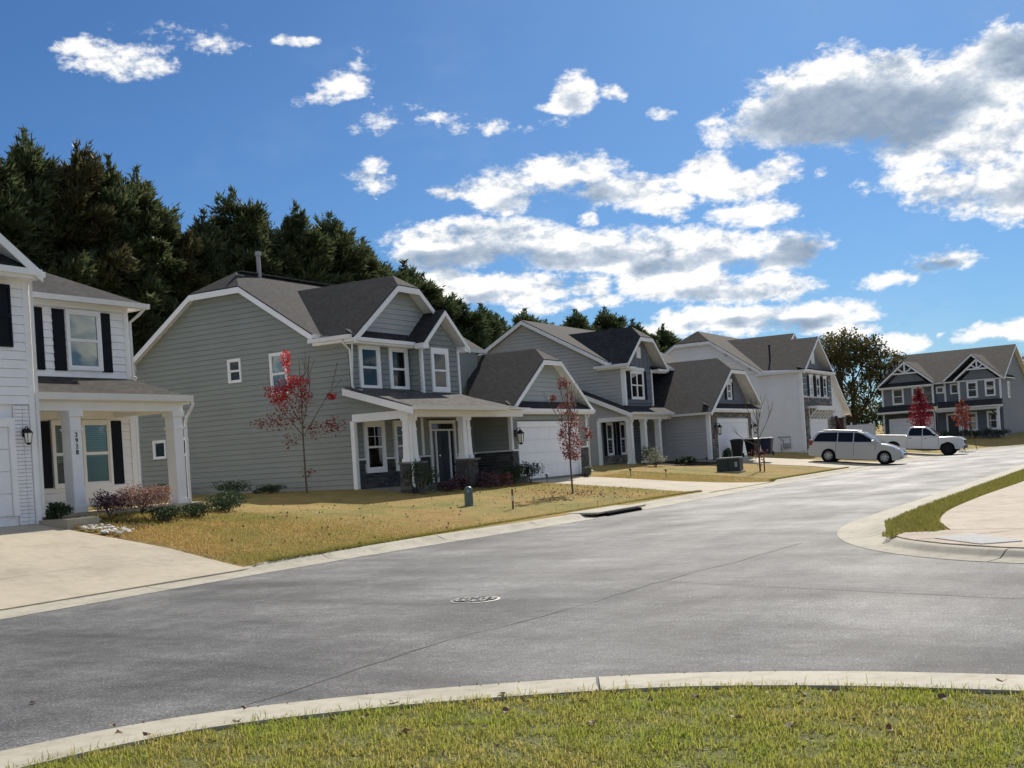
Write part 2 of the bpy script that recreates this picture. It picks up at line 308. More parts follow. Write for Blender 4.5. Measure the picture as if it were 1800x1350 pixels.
M['pale_shrub'] = leafy('pale flowering shrub', [(.08, .11, .05), (.18, .2, .13), (.42, .42, .34), (.1, .12, .06)], .3)
M['grass'] = leafy('green grass blades', [(.20, .21, .035), (.38, .38, .065), (.50, .45, .11), (.55, .43, .18), (.26, .28, .05)], .55, .55, .25, (.33, .37, .06), 1.1)
M['dry_grass'] = leafy('dormant grass blades', [(.46, .31, .11), (.58, .41, .17), (.40, .28, .09), (.32, .27, .08)], .45, .7, .15, (.32, .28, .08), .45)
M['edge_grass'] = leafy('olive grass blades', [(.22, .22, .05), (.32, .28, .08), (.15, .18, .04)], .4, .7, .15)
M['dead_leaf'] = leafy('dead leaf', [(.16, .085, .05), (.28, .18, .12), (.11, .06, .04), (.40, .31, .24)], .2, .6)
M['car_white'] = simple('white car paint', (.72, .72, .70), .28, .01, 1, .6); M['car_silver'] = simple('pale silver car paint', (.52, .52, .51), .3, .01, 1, .5, metal=.3)
for k_ in ('car_white', 'car_silver'): p_ = M[k_].node_tree.nodes['Principled BSDF']; p_.inputs['Coat Weight'].default_value = 1; p_.inputs['Coat Roughness'].default_value = .04
M['tyre'] = simple('tyre rubber', (.018, .018, .02), .85, .2, 10, .2); M['rim'] = simple('alloy wheel', (.38, .39, .41), .3, .1, 10, .5, metal=.8)
M['plastic_black'] = simple('black trim plastic', (.015, .015, .017), .5, .2, 10); M['red_lens'] = simple('red tail lamp', (.25, .01, .015), .2, .1, 10, .7)
M['lens'] = simple('clear headlamp', (.65, .68, .72), .1, .05, 10, .8); M['chrome'] = simple('chrome', (.7, .7, .72), .12, .05, 10, metal=1)

# ---------------------------------------------------------------- mesh helpers
def nrm(v): return Vector(v).normalized()
X_, Y_, Z_ = Vector((1, 0, 0)), Vector((0, 1, 0)), Vector((0, 0, 1))
def setp(o, label=None, cat=None, group=None, kind=None):
    if label: o['label'] = label
    if cat: o['category'] = cat
    if group: o['group'] = group
    if kind: o['kind'] = kind
    return o
def thing(name, label, cat, loc=(0, 0, 0), rotz=0, group=None, kind=None):
    o = bpy.data.objects.new(name, None); COL.objects.link(o); o.empty_display_size = .3
    o.location = loc; o.rotation_euler = (0, 0, rotz)
    o['_m'] = 1; WM[o.name] = Matrix.Translation(Vector(loc)) @ Matrix.Rotation(rotz, 4, 'Z'); del o['_m']
    return setp(o, label, cat, group, kind)
WM = {}
class MB:
    """collects shapes (world coordinates unless local) and links them as one mesh object"""
    def __init__(s): s.v = []; s.f = []
    def add(s, vs, fs):
        n = len(s.v); s.v += [tuple(v) for v in vs]; s.f += [tuple(i+n for i in f) for f in fs]; return s
    def box(s, x0, y0, z0, x1, y1, z1):
        return s.add([(x0,y0,z0),(x1,y0,z0),(x1,y1,z0),(x0,y1,z0),(x0,y0,z1),(x1,y0,z1),(x1,y1,z1),(x0,y1,z1)],
                     [(0,3,2,1),(4,5,6,7),(0,1,5,4),(1,2,6,5),(2,3,7,6),(3,0,4,7)])
    def prism(s, pts, ext):
        pts = [Vector(p) for p in pts]; e = Vector(ext); n = len(pts)
        return s.add(pts+[p+e for p in pts], [tuple(range(n-1, -1, -1)), tuple(range(n, 2*n))]+[(i, (i+1) % n, n+(i+1) % n, n+i) for i in range(n)])
    def bar(s, p0, p1, w, h, side=None):
        """box bar from p0 to p1, w across (along side), h in the third direction, centred"""
        p0, p1 = Vector(p0), Vector(p1); d = (p1-p0).normalized()
        a = Vector(side) if side is not None else (Z_.cross(d) if abs(d.z) < .95 else X_)
        a = (a-d*a.dot(d)).normalized(); b = d.cross(a)
        q = [a*w/2+b*h/2, -a*w/2+b*h/2, -a*w/2-b*h/2, a*w/2-b*h/2]
        return s.add([p0+k for k in q]+[p1+k for k in q], [(0,1,2,3),(7,6,5,4)]+[(i, 4+i, 4+(i+1) % 4, (i+1) % 4) for i in range(4)])
    def tube(s, path, rad, n=8, cap=True):
        path = [Vector(p) for p in path]; m = len(path); rad = rad if isinstance(rad, (list, tuple)) else [rad]*m
        vs = []; fs = []
        d0 = (path[1]-path[0]).normalized(); a = d0.orthogonal().normalized()
        for i, p in enumerate(path):
            d = (path[min(i+1, m-1)]-path[max(i-1, 0)]).normalized(); a = (a-d*a.dot(d))
            a = a.normalized() if a.length > 1e-5 else d.orthogonal().normalized(); b = d.cross(a)
            for k in range(n):
                t = 2*math.pi*k/n; vs.append(p+(a*math.cos(t)+b*math.sin(t))*rad[i])
        for i in range(m-1):
            for k in range(n): fs.append((i*n+k, i*n+(k+1) % n, (i+1)*n+(k+1) % n, (i+1)*n+k))
        if cap: fs += [tuple(range(n-1, -1, -1)), tuple(range((m-1)*n, m*n))]
        return s.add(vs, fs)
    def lathe(s, o, prof, n=20, axis=Z_):
        o = Vector(o); ax = Vector(axis).normalized(); a = ax.orthogonal().normalized(); b = ax.cross(a); vs = []; fs = []
        for (r, z) in prof:
            for k in range(n):
                t = 2*math.pi*k/n; vs.append(o+ax*z+(a*math.cos(t)+b*math.sin(t))*max(r, 1e-4))
        m = len(prof)
        for i in range(m-1):
            for k in range(n): fs.append((i*n+k, i*n+(k+1) % n, (i+1)*n+(k+1) % n, (i+1)*n+k))
        fs += [tuple(range(n-1, -1, -1)), tuple(range((m-1)*n, m*n))]
        return s.add(vs, fs)
    def build(s, name, mat, parent=None, smooth=False, kind=None, local=False, bevel=0, label=None):
        me = bpy.data.meshes.new(name); o = bpy.data.objects.new(name, me); COL.objects.link(o)
        vs = s.v
        if parent is not None:
            P = WM[parent.name]
            if not local:
                I = P.inverted(); vs = [I @ Vector(v) for v in vs]
            o.parent = parent; WM[o.name] = P
        else: WM[o.name] = Matrix.Identity(4)
        me.from_pydata([tuple(v) for v in vs], [], s.f)
        bm = bmesh.new(); bm.from_mesh(me); bmesh.ops.recalc_face_normals(bm, faces=bm.faces); bm.to_mesh(me); bm.free()
        me.materials.append(M[mat] if isinstance(mat, str) else mat)
        if smooth:
            for p in me.polygons: p.use_smooth = True
            try: me.set_sharp_from_angle(angle=R(35))
            except Exception: pass
        if bevel:
            b = o.modifiers.new('edge', 'BEVEL'); b.width = bevel; b.segments = 2; b.limit_method = 'ANGLE'; b.angle_limit = R(35)
        if kind: o['kind'] = kind
        if label: o['label'] = label
        return o
def from_arrays(name, V, Fc, mat, parent=None, kind=None, nper=3):
    me = bpy.data.meshes.new(name); nv = len(V); nf = len(Fc)
    me.vertices.add(nv); me.vertices.foreach_set('co', np.asarray(V, dtype=np.float32).ravel())
    me.loops.add(nf*nper); me.loops.foreach_set('vertex_index', np.asarray(Fc, dtype=np.int32).ravel())
    me.polygons.add(nf); me.polygons.foreach_set('loop_start', np.arange(0, nf*nper, nper, dtype=np.int32))
    me.update(calc_edges=True); me.materials.append(M[mat])
    o = bpy.data.objects.new(name, me); COL.objects.link(o)
    if parent is not None: o.parent = parent; WM[o.name] = WM[parent.name]
    else: WM[o.name] = Matrix.Identity(4)
    if kind: o['kind'] = kind
    return o
class FR:
    """wall frame: u along the wall, z up, d outwards; n = u x z"""
    def __init__(s, o, u): s.o = Vector(o); s.u = Vector(u); s.n = s.u.cross(Z_)
    def p(s, u, z, d=0): q = s.o+s.u*u+s.n*d; return Vector((q.x, q.y, z))
    def box(s, mb, u0, u1, z0, z1, d0, d1):
        return mb.prism([s.p(u0, z0, d0), s.p(u1, z0, d0), s.p(u1, z1, d0), s.p(u0, z1, d0)], s.n*(d1-d0))
def scan(poly, z):
    us = []
    for i in range(len(poly)):
        (a, za), (b, zb) = poly[i], poly[(i+1) % len(poly)]
        if (za-z)*(zb-z) <= 0 and za != zb: us.append(a+(b-a)*(z-za)/(zb-za))
    return (min(us), max(us)) if us else None
def siding(parent, fr, poly, holes, mat, e=.18, boards=False, d=0.0, local=False):
    z0 = min(p[1] for p in poly); z1 = max(p[1] for p in poly); z = z0; mb = MB(); objs = []
    while z < z1-.02:
        zt = min(z+e, z1); a = scan(poly, z+.004); b = scan(poly, zt-.004)
        if a and b:
            iv = [(a[0], b[0], a[1], b[1])]; zm = (z+zt)/2
            for (h0, h1, hz0, hz1) in holes:
                if hz0 < zm < hz1:
                    nv = []
                    for (l0, l1, r0, r1) in iv:
                        if h1 <= min(l0, l1) or h0 >= max(r0, r1): nv.append((l0, l1, r0, r1)); continue
                        if h0 > max(l0, l1)+.01: nv.append((l0, l1, h0, h0))
                        if h1 < min(r0, r1)-.01: nv.append((h1, h1, r0, r1))
                    iv = nv
            for (l0, l1, r0, r1) in iv:
                m = MB() if boards else mb
                # a lapped board: thick lower edge standing proud, with a dark slot under it
                g_ = (.006 if mat.startswith('white') else .011) if e < .3 else .03
                m.add([fr.p(l0, z+g_, d+.03), fr.p(r0, z+g_, d+.03), fr.p(r1, zt, d+.010), fr.p(l1, zt, d+.010), fr.p(l0, z+g_, d-.004), fr.p(r0, z+g_, d-.004), fr.p(r1, zt, d-.004), fr.p(l1, zt, d-.004)],
                      [(0,1,2,3),(4,5,1,0),(1,5,6,2),(4,0,3,7),(3,2,6,7),(7,6,5,4)])
                if boards: m.build('siding_board', mat, parent, local=local)
        z = zt
    if not boards and mb.v: mb.build('siding', mat, parent, kind='stuff', local=local)
def stones(parent, fr, u0, u1, z0, z1, mat, d=.0, hole=None, name='stone_veneer', h=(.07, .16), l=(.16, .5), dd=(.03, .07), local=False, holes=()):
    mb = MB(); z = z0
    while z < z1-.02:
        hh = min(random.uniform(*h), z1-z); 
        if z1-z-hh < .04: hh = z1-z
        u = u0
        while u < u1-.02:
            ll = min(random.uniform(*l), u1-u)
            if u1-u-ll < .06: ll = u1-u
            um, zm = u+ll/2, z+hh/2
            if not any(a < um < b and c < zm < e for a, b, c, e in holes):
                fr.box(mb, u+.005, u+ll-.005, z+.005, z+hh-.005, d-.01, d+random.uniform(*dd))
            u += ll
        z += hh
    return mb.build(name, mat, parent, kind='stuff', local=local)
def window(parent, fr, u0, u1, z0, z1, trim=.1, d=.03, sash=2, mull=False, shade='room', blinds=0, head=0, sill=False, shutters=None, glassmat='glass', frame_mat='trim', grid=False, local=False, split=.5):
    """u0..z1 = outer edge of the trim. Built as one part 'window' with frame, panes, shade below it"""
    w = MB()
    t = trim; D0, D1 = d-.03, d+.045
    fr.box(w, u0, u0+t, z0, z1, D0, D1); fr.box(w, u1-t, u1, z0, z1, D0, D1)
    fr.box(w, u0+t, u1-t, z1-t*1.15, z1, D0, D1); fr.box(w, u0+t, u1-t, z0, z0+t, D0, D1)
    if head: fr.box(w, u0-.06, u1+.06, z1+.003, z1+head, D0, D1+.03)
    if sill: fr.box(w, u0-.03, u1+.03, z0-.05, z0-.003, D0, D1+.04)
    win = w.build('window', frame_mat, parent, local=local)
    a0, a1, b0, b1 = u0+t, u1-t, z0+t, z1-t*1.15
    s = MB(); q = .035; zm = b0+(b1-b0)*split
    for (x0, x1) in ([(a0, (a0+a1)/2-.03), ((a0+a1)/2+.03, a1)] if mull else [(a0, a1)]):
        for (y0, y1, dd) in ([(b0, zm, .0), (zm, b1, .012)] if sash == 2 else [(b0, b1, 0)]):
            D = d+dd-.02
            fr.box(s, x0, x0+q, y0, y1, D, D+.035); fr.box(s, x1-q, x1, y0, y1, D, D+.035)
            fr.box(s, x0+q, x1-q, y0, y0+q, D, D+.035); fr.box(s, x0+q, x1-q, y1-q, y1, D, D+.035)
            g = MB(); fr.box(g, x0+q, x1-q, y0+q, y1-q, D+.012, D+.018); g.build('pane', glassmat, win, local=local)
            if grid and y1 > zm+.01:
                fr.box(s, (x0+x1)/2-.008, (x0+x1)/2+.008, y0+q, y1-q, D+.02, D+.03); fr.box(s, x0+q, x1-q, (y0+y1)/2-.008, (y0+y1)/2+.008, D+.019, D+.031)
        if mull:
            fr.box(s, (a0+a1)/2-.03, (a0+a1)/2+.03, b0, b1, D0, D1-.01) if x0 == a0 else None
    s.build('sash', frame_mat, win, local=local)
    g = MB(); fr.box(g, a0, a1, b0, b1, d-.034, d-.026); g.build('pane_backing', shade, win, local=local)
    if blinds:
        g = MB(); z = b1-.02; zb = b1-(b1-b0)*blinds
        while z > zb:
            g.add([fr.p(a0+.03, z, d-.024), fr.p(a1-.03, z, d-.024), fr.p(a1-.03, z-.035, d-.012), fr.p(a0+.03, z-.035, d-.012)], [(0, 1, 2, 3)]); z -= .045
        g.build('blind', 'blind', win, kind='stuff', local=local)
    if shutters:
        for sgn in (0, 1):
            m = MB(); x0 = u0-shutters-.02 if sgn == 0 else u1+.02
            fr.box(m, x0, x0+shutters, z0, z1, d-.02, d+.02)
            for (p0, p1, r0, r1) in ((x0, x0+.05, z0, z1), (x0+shutters-.05, x0+shutters, z0, z1), (x0+.05, x0+shutters-.05, z0, z0+.07), (x0+.05, x0+shutters-.05, z1-.07, z1), (x0+.05, x0+shutters-.05, (z0+z1)/2-.04, (z0+z1)/2+.04)):
                fr.box(m, p0, p1, r0, r1, d+.02, d+.036)
            m.build('shutter', 'black_paint', parent, local=local)
    return win
def hang(mb, p0, p1, h, th, out):
    """a board that hangs h below the line p0-p1, th thick towards out"""
    p0, p1 = Vector(p0), Vector(p1); return mb.prism([p0, p1, p1-Z_*h, p0-Z_*h], Vector(out)*th)
def roof_planes(parent, planes, mat='roof', th=.05, local=False, soff=True):
    for pts in planes:
        m = MB(); m.prism([Vector(p)-Z_*th for p in pts], Z_*th); m.build('roof', mat, parent, local=local)
    if soff:
        m = MB()
        for pts in planes:
            c = sum((Vector(p) for p in pts), Vector())/len(pts)
            m.prism([c+(Vector(p)-c)*.995-Z_*(th+.085) for p in pts], Z_*.08)
        m.build('soffit', 'trim', parent, local=local)
def jerk(parent, o, r, c, L0, L1, hl, hr, zr, pitch, clip0=0, clip1=0, mat='roof', rake=.2, rakes=(1, 1), eaves=(1, 1), local=False, gut=.12, back=None):
    """gable roof with clipped ends. o: point on the ridge line in plan; r ridge direction, c cross direction (right side)"""
    o = Vector((o[0], o[1], 0)); r = Vector(r); c = Vector(c)
    P = lambda s, q, z: o+r*s+c*q+Z_*z
    sides = []; bk = back or (L0, L0)
    for qi, (sg, h) in enumerate(((-1, hl), (1, hr))):
        ze = zr-h*pitch
        pts = [P(bk[qi], sg*h, ze), P(L1, sg*h, ze)]
        if clip1: pts += [P(L1, sg*clip1, zr-clip1*pitch), P(L1-clip1, 0, zr)]
        else: pts += [P(L1, 0, zr)]
        if clip0: pts += [P(L0+clip0, 0, zr), P(L0, sg*clip0, zr-clip0*pitch)]
        else: pts += [P(L0, 0, zr)]
        sides.append(pts)
    for L, cl, sgn in ((L0, clip0, 1), (L1, clip1, -1)):
        if cl: sides.append([P(L, -cl, zr-cl*pitch), P(L, cl, zr-cl*pitch), P(L+sgn*cl, 0, zr)])
    roof_planes(parent, sides, mat, local=local)
    for k, (L, cl, out) in enumerate(((L0, clip0, -1), (L1, clip1, 1))):
        if not rakes[k]: continue
        m = MB(); e = -.045
        for sg, h in ((-1, hl), (1, hr)):
            hang(m, P(L, sg*h, zr-h*pitch+e), P(L, sg*cl, zr-cl*pitch+e), rake, .035, r*out)
        if cl: hang(m, P(L, -cl, zr-cl*pitch+e-.001), P(L, cl, zr-cl*pitch+e-.001), rake, .034, r*out)
        m.build('rake_board', 'trim', parent, local=local)
    for k, (sg, h) in enumerate(((-1, hl), (1, hr))):
        if not eaves[k]: continue
        m = MB(); ze = zr-h*pitch
        m.prism([P(bk[k], sg*(h+.004), ze-.03), P(bk[k], sg*(h+.10), ze-.02), P(bk[k], sg*(h+.085), ze-.02-gut), P(bk[k], sg*(h+.004), ze-.03-gut)], r*(L1-bk[k]))
        m.build('gutter', 'gutter', parent, local=local)
def garage_door(parent, fr, u0, u1, z0, z1, d=.0, cols=8, mat='garage_white', local=False, rows=4, trim=.12, header=.25):
    m = MB()
    fr.box(m, u0-trim, u0, z0, z1+header, d-.02, d+.06); fr.box(m, u1, u1+trim, z0, z1+header, d-.02, d+.06); fr.box(m, u0, u1, z1, z1+header, d-.02, d+.055)
    m.build('door_casing', 'trim', parent, local=local)
    dr = MB(); fr.box(dr, u0, u1, z0, z1, d-.03, d-.02); door = dr.build('garage_door', mat, parent, local=local)
    h = (z1-z0)/rows
    for i in range(rows):
        s = MB(); a, b = z0+h*i+.006, z0+h*(i+1)-.006
        fr.box(s, u0+.01, u1-.01, a, b, d-.018, d+.008)
        w = (u1-u0-.02)/cols
        for j in range(cols):
            x = u0+.01+w*j; fr.box(s, x+.06, x+w-.06, a+.09, b-.09, d+.008, d+.012)
        s.build('panel', mat, door, local=local)
def wall_light(parent_name, loc, out, sc=1.0, label=''):
    l = Vector(loc); o = Vector(out)
    t = thing('wall_lantern', label, 'wall lamp', loc)
    m = MB(); c = l+o*.14*sc; s = sc
    m.prism([l+Vector((0, 0, -.06*s))-o.cross(Z_)*.05*s, l+Vector((0, 0, -.06*s))+o.cross(Z_)*.05*s, l+Vector((0, 0, .12*s))+o.cross(Z_)*.05*s, l+Vector((0, 0, .12*s))-o.cross(Z_)*.05*s], o*.02)
    m.tube([l+Z_*.06*s, l+o*.07*s+Z_*.16*s, c+Z_*.17*s, c+Z_*.12*s], .011*s, 6)
    m.lathe(c, [(.015*s, .13*s), (.10*s, .04*s), (.105*s, .02*s)], 10); m.lathe(c-Z_*.2*s, [(.06*s, 0), (.05*s, -.03*s), (.012*s, -.05*s)], 10)
    for a in range(4):
        t2 = a*math.pi/2+.78; q = Vector((math.cos(t2), math.sin(t2), 0)); m.bar(c+q*.09*s+Z_*.02*s, c+q*.06*s-Z_*.2*s, .01*s, .01*s)
    m.build('lantern_frame', 'bronze', t)
    g = MB().lathe(c, [(.082*s, .015*s), (.055*s, -.19*s)], 8); g.build('lantern_glass', 'lamp_glass', t); return t
def downspout(parent, pts, w=.09, local=False):
    MB().tube(pts, w*.6, 4).build('downspout', 'gutter', parent, local=local)
#GROUND
# ---------------------------------------------------------------- road, kerbs, lawns
def smooth_poly(pts, step):
    """smooth curve through the points (chord-length Hermite, no overshoot)"""
    P = [Vector((*p, 0)) for p in pts]; n = len(P); L = [(P[i+1]-P[i]).length for i in range(n-1)]; S = [(P[i+1]-P[i])/L[i] for i in range(n-1)]; T = []
    for i in range(n):
        if i == 0: T.append(S[0])
        elif i == n-1: T.append(S[-1])
        else: T.append(((S[i-1]*L[i]+S[i]*L[i-1])/(L[i]+L[i-1])).normalized())
    out = []
    for i in range(n-1):
        m = max(1, int(L[i]/step))
        for k in range(m):
            t = k/m; a, c = T[i]*L[i], T[i+1]*L[i]
            out.append(P[i]*(2*t**3-3*t*t+1)+a*(t**3-2*t*t+t)+P[i+1]*(-2*t**3+3*t*t)+c*(t**3-t*t))
    out.append(P[-1]); return out
def normals(pl, side):
    out = []
    for i in range(len(pl)):
        d = (pl[min(i+1, len(pl)-1)]-pl[max(i-1, 0)]).normalized(); n = Vector((-d.y, d.x, 0))*side; out.append(n)
    return out
KL = smooth_poly([(-13.35, -60), (-13.35, -20), (-13.4, 5), (-13.45, 18.5), (-13.05, 24), (-12.92, 28.5), (-13.1, 34), (-13.25, 42), (-13.3, 60), (-13.2, 84), (-12.6, 94), (-10.3, 101), (-5, 105.5), (5, 108), (40, 112), (160, 120)], .6)
NL = normals(KL, 1)
DRIVES = [(7.6, 15.3, 6.4, 15.0), (37.3, 42.4, 37.6, 45.5), (59.0, 66.6, 58.6, 68.2), (76.2, 84.6, 76.2, 85.6)]   # y range at garage, y range at kerb
def drop(y):
    d = 0
    for (_, _, a, b) in DRIVES: d = max(d, min(1, max(0, (y-a+.5)/.5))*min(1, max(0, (b+.5-y)/.5)))
    return d
def lawn_z(y, d, dr=None):
    """height at distance d behind the road edge"""
    sl = .096+.052*min(1, max(0, (24-y)/6)); zk = .125-.075*(drop(y) if dr is None else dr)
    d2 = max(0, d-.7); z = zk+sl*d2*(1 if d2 > 2 else .5+.25*d2) if d2 > 0 else zk
    return min(z, (1.0 if y > 24 else 1.0+.18*min(1, (24-y)/6))+.012*max(0, d-8.5))
def kerb(pl, ns, W, name, joints, mat='kerb', dropf=None, toward=1, narrow=False):
    root = thing(name, None, None, kind='structure')
    root['label'] = 'pale concrete kerb and gutter along the road'
    prof = [(-.02, -.12), (-.02, .006), (0, .01), (W*.5, .025), (W*.62, .055), (W*.74, .105), (W*.84, .125), (W, .128), (W, -.12)]
    acc = 0; cur = []; seg = 0
    def flush(cur):
        if len(cur) < 2: return
        mb = MB(); k = len(prof); vs = []; fs = []
        for (p, n, dz) in cur:
            nw = 1-.48*dz if narrow else 1; dl = 0 if narrow else dz
            for (a, z) in prof: vs.append((p.x+n.x*a*nw, p.y+n.y*a*nw, z if z < .03 else .03+(z-.03)*(1-.8*dl)))
        for i in range(len(cur)-1):
            for j in range(k): fs.append((i*k+j, i*k+(j+1) % k, (i+1)*k+(j+1) % k, (i+1)*k+j))
        fs += [tuple(range(k)), tuple(range((len(cur)-1)*k, len(cur)*k))[::-1]]
        mb.add(vs, fs).build('kerb_segment', mat, root, smooth=True)
    for i, (p, n) in enumerate(zip(pl, ns)):
        dz = dropf(p) if dropf else 0
        if cur and any((cur[-1][0]-j).length > 0 and (cur[-1][0]-j).dot(p-cur[-1][0]) < 0 and (p-j).dot(p-cur[-1][0]) >= 0 and (p-j).length < 1.5 for j in joints):
            q = cur[-1][0].lerp(p, .5); t = (p-cur[-1][0]).normalized()*.012
            flush(cur+[(q-t, n, dz)]); cur = [(q+t, n, dz)]
        cur.append((p, n, dz))
    flush(cur); return root
# road: one sheet
rp = [p+n*.3 for p, n in zip(KL, NL)]
mb = MB(); 
for i in range(len(rp)-1):
    a, b = rp[i], rp[i+1]
    mb.add([(a.x, a.y, 0), (b.x, b.y, 0), (b.x+2.2 if b.y > 100 else 200, b.y-12 if b.y > 100 else b.y, 0), (a.x+2.2 if a.y > 100 else 200, a.y-12 if a.y > 100 else a.y, 0)], [(0, 1, 2, 3)])
road = MB()
xr = 170
road.add([(p.x, p.y, 0) for p in rp]+[(xr, rp[-1].y, 0), (xr, rp[0].y, 0)], [tuple(range(len(rp)+2))])
road.build('road', 'asphalt', kind='structure')['label'] = 'grey asphalt road with a T junction'
# left lawn sheet
dist = [.72, 1.0, 1.5, 2, 3, 4, 5, 6, 7, 7.8, 8.5, 10, 14, 20, 30, 60, 160, 500]
vs = []; fs = []; k = len(dist)
for p, n in zip(KL, NL):
    for d in dist: vs.append((p.x+n.x*d, p.y+n.y*d, lawn_z(p.y, d)))
for i in range(len(KL)-1):
    for j in range(k-1): fs.append((i*k+j, i*k+j+1, (i+1)*k+j+1, (i+1)*k+j))
o = MB().add(vs, fs).build('lawn', 'lawn', kind='structure', smooth=True); o['label'] = 'tan dormant lawn in front of the houses'
jl = [Vector((-13.2, y, 0)) for y in (6.6, 12.6, 16.8, 20.5, 24.1, 31.4, 35, 41, 46, 51, 57, 63, 69, 75, 83)]
kerb(KL, NL, .74, 'kerb', jl, dropf=lambda p: drop(p.y))
# driveways (slabs on the slope)
def driveway(i, name, label, x_end, joints, ext=None):
    a0, a1, k0, k1 = DRIVES[i]; root = thing(name, label, None, (-17, (a0+a1)/2, .4), kind='structure')
    n = 14; xs = [-13.35-.74+.02]+[-13.35-.74-(abs(x_end)-13.35-.74)*t/n for t in range(1, n+1)]
    rows = []
    for x in xs:
        t = min(1, (-x-14.05)/3.0); t = 1-(1-t)**2; y0 = k0+(a0-k0)*t; y1 = k1+(a1-k1)*t
        z = lawn_z((a0+a1)/2, -x-13.35, 1)
        z += .015+.03*min(1, -x-14.07)
        rows.append((x, y0, y1, z))
    cuts = joints; start = 0
    for c in cuts+[len(rows)-1]:
        seg = rows[start:c+1]
        if len(seg) < 2: continue
        m = MB(); vs = []; fs = []
        for q, (x, y0, y1, z) in enumerate(seg):
            xx = x-(.022 if q == 0 and start else 0)
            vs += [(xx, y0, z), (xx, y1, z), (xx, y1, z-.14), (xx, y0, z-.14)]
        for q in range(len(seg)-1):
            for j in range(4): fs.append((q*4+j, q*4+(j+1) % 4, q*4+4+(j+1) % 4, q*4+4+j))
        fs += [(0, 1, 2, 3), (len(vs)-1, len(vs)-2, len(vs)-3, len(vs)-4)]
        m.add(vs, fs).build('slab', 'concrete_slab', root); start = c
    return root
driveway(0, 'driveway', 'wide cream concrete driveway of the white house in the left foreground', -20.02, [4, 9])
driveway(1, 'driveway', 'concrete driveway of the grey green house', -21.15, [4, 9])
driveway(2, 'driveway', 'concrete driveway with the silver minivan', -21.15, [4, 9])
driveway(3, 'driveway', 'far concrete driveway with the white pickup', -21.15, [4, 9])
# near corner (we stand on it)
KN = smooth_poly([(-6.95, -60), (-6.95, -10), (-6.95, 0), (-6.9, 3.0), (-6.69, 4.73), (-6.25, 5.78), (-5.42, 6.68), (-4.4, 7.43), (-3.26, 8.03), (-2.07, 8.33), (-.95, 8.42), (2, 8.45), (10, 8.45), (170, 8.45)], .25)
NN = normals(KN, -1)
kerb(KN, NN, 1.06, 'kerb', [Vector((-3.85, 7.72, 0)), Vector((3.2, 8.45, 0)), Vector((-6.9, 1.0, 0))])
pb = [p+n*1.055 for p, n in zip(KN, NN)]
m = MB().add([(p.x, p.y, .105) for p in pb]+[(170, -60, .105)], [tuple(range(len(pb)+1))]); m.build('ground', 'soil', kind='structure')['label'] = 'soil and thatch under the near grass'
# far corner island
KR = smooth_poly([(170, 101), (40, 97.5), (8, 95), (0, 92), (-4.2, 86), (-5.5, 78), (-5.55, 50), (-5.55, 30), (-5.55, 25), (-5.35, 21.2), (-4.75, 19), (-3.9, 17.3), (-3.1, 16.3), (-2.3, 15.65), (-1.4, 15.2), (0, 14.85), (4, 14.6), (20, 14.5), (170, 14.5)], .35)
NR = normals(KR, 1)
kerb(KR, NR, .95, 'kerb', [Vector((-4.75, 19.2, 0)), Vector((-2.2, 15.6, 0)), Vector((-5.55, 27, 0)), Vector((-5.55, 33, 0))], dropf=lambda p: max(0, min(1, (3.6-(p-Vector((-2.0, 15.5, 0))).length)/.8)), narrow=True)
pr = [p+n*.94 for p, n in zip(KR, NR)]
m = MB().add([(p.x, p.y, .118) for p in pr], [tuple(range(len(pr)))]); m.build('lawn', 'lawn', kind='structure')['label'] = 'grass on the far corner of the junction'
# sidewalk on that corner: outer edge follows the grass strip, then meets the kerb at the ramp
walk = smooth_poly([(-3.3, 62), (-3.55, 40), (-3.65, 34), (-3.85, 27), (-3.75, 22.5), (-3.45, 20.4), (-3.05, 18.9)], .8)
wl = [(p.x, p.y) for p in walk]
ramp_in = [(-3.95, 18.45), (-3.35, 17.15), (-2.72, 16.45), (-2.0, 16.03), (-1.25, 15.86), (0, 15.75), (10, 15.4), (60, 15.4)]
inner = [(60, 17.0), (6, 17.2), (1.5, 18.3), (-.9, 21), (-1.9, 26), (-1.75, 34), (-1.4, 62)]
root = thing('sidewalk', 'cream concrete sidewalk curving round the far corner', None, (-2, 20, .12), kind='structure')
a = [w for w in wl]
# slabs: along the side of the street
def slab(pts, z=.142, low=()):
    c = sum((Vector((*p, 0)) for p in pts), Vector())/len(pts)
    q = [(c.x+(p[0]-c.x)*.997, c.y+(p[1]-c.y)*.997, (.060 if i in low else z)) for i, p in enumerate(pts)]; n = len(q)
    MB().add(q+[(a, b_, z-.12) for a, b_, _ in q], [tuple(range(n)), tuple(range(n, 2*n))[::-1]]+[(i, (i+1) % n, n+(i+1) % n, n+i) for i in range(n)]).build('slab', 'walk', root)
def xat(poly, y):
    for i in range(len(poly)-1):
        (x0, y0), (x1, y1) = poly[i], poly[i+1]
        if (y0-y)*(y1-y) <= 0 and y0 != y1: return x0+(x1-x0)*(y-y0)/(y1-y0)
    return poly[-1][0]
inn = [(-.9, 18.9), (-.95, 21), (-1.9, 26), (-1.75, 34), (-1.4, 62)]
ys = [62, 55, 49, 43, 38, 34, 30.5, 27, 24, 21.4, 18.93]
for i in range(len(ys)-1):
    y1, y0 = ys[i], ys[i+1]; mid = [y0+(y1-y0)*t for t in (0, .33, .66, 1)]
    slab([(xat(wl, y), y) for y in mid]+[(xat(inn, y), y) for y in mid[::-1]])
slab([(-3.05, 18.9), (-3.9, 18.5), (-3.58, 17.75), (-3.3, 17.3), (-2.55, 18.05), (-1.9, 18.9)])
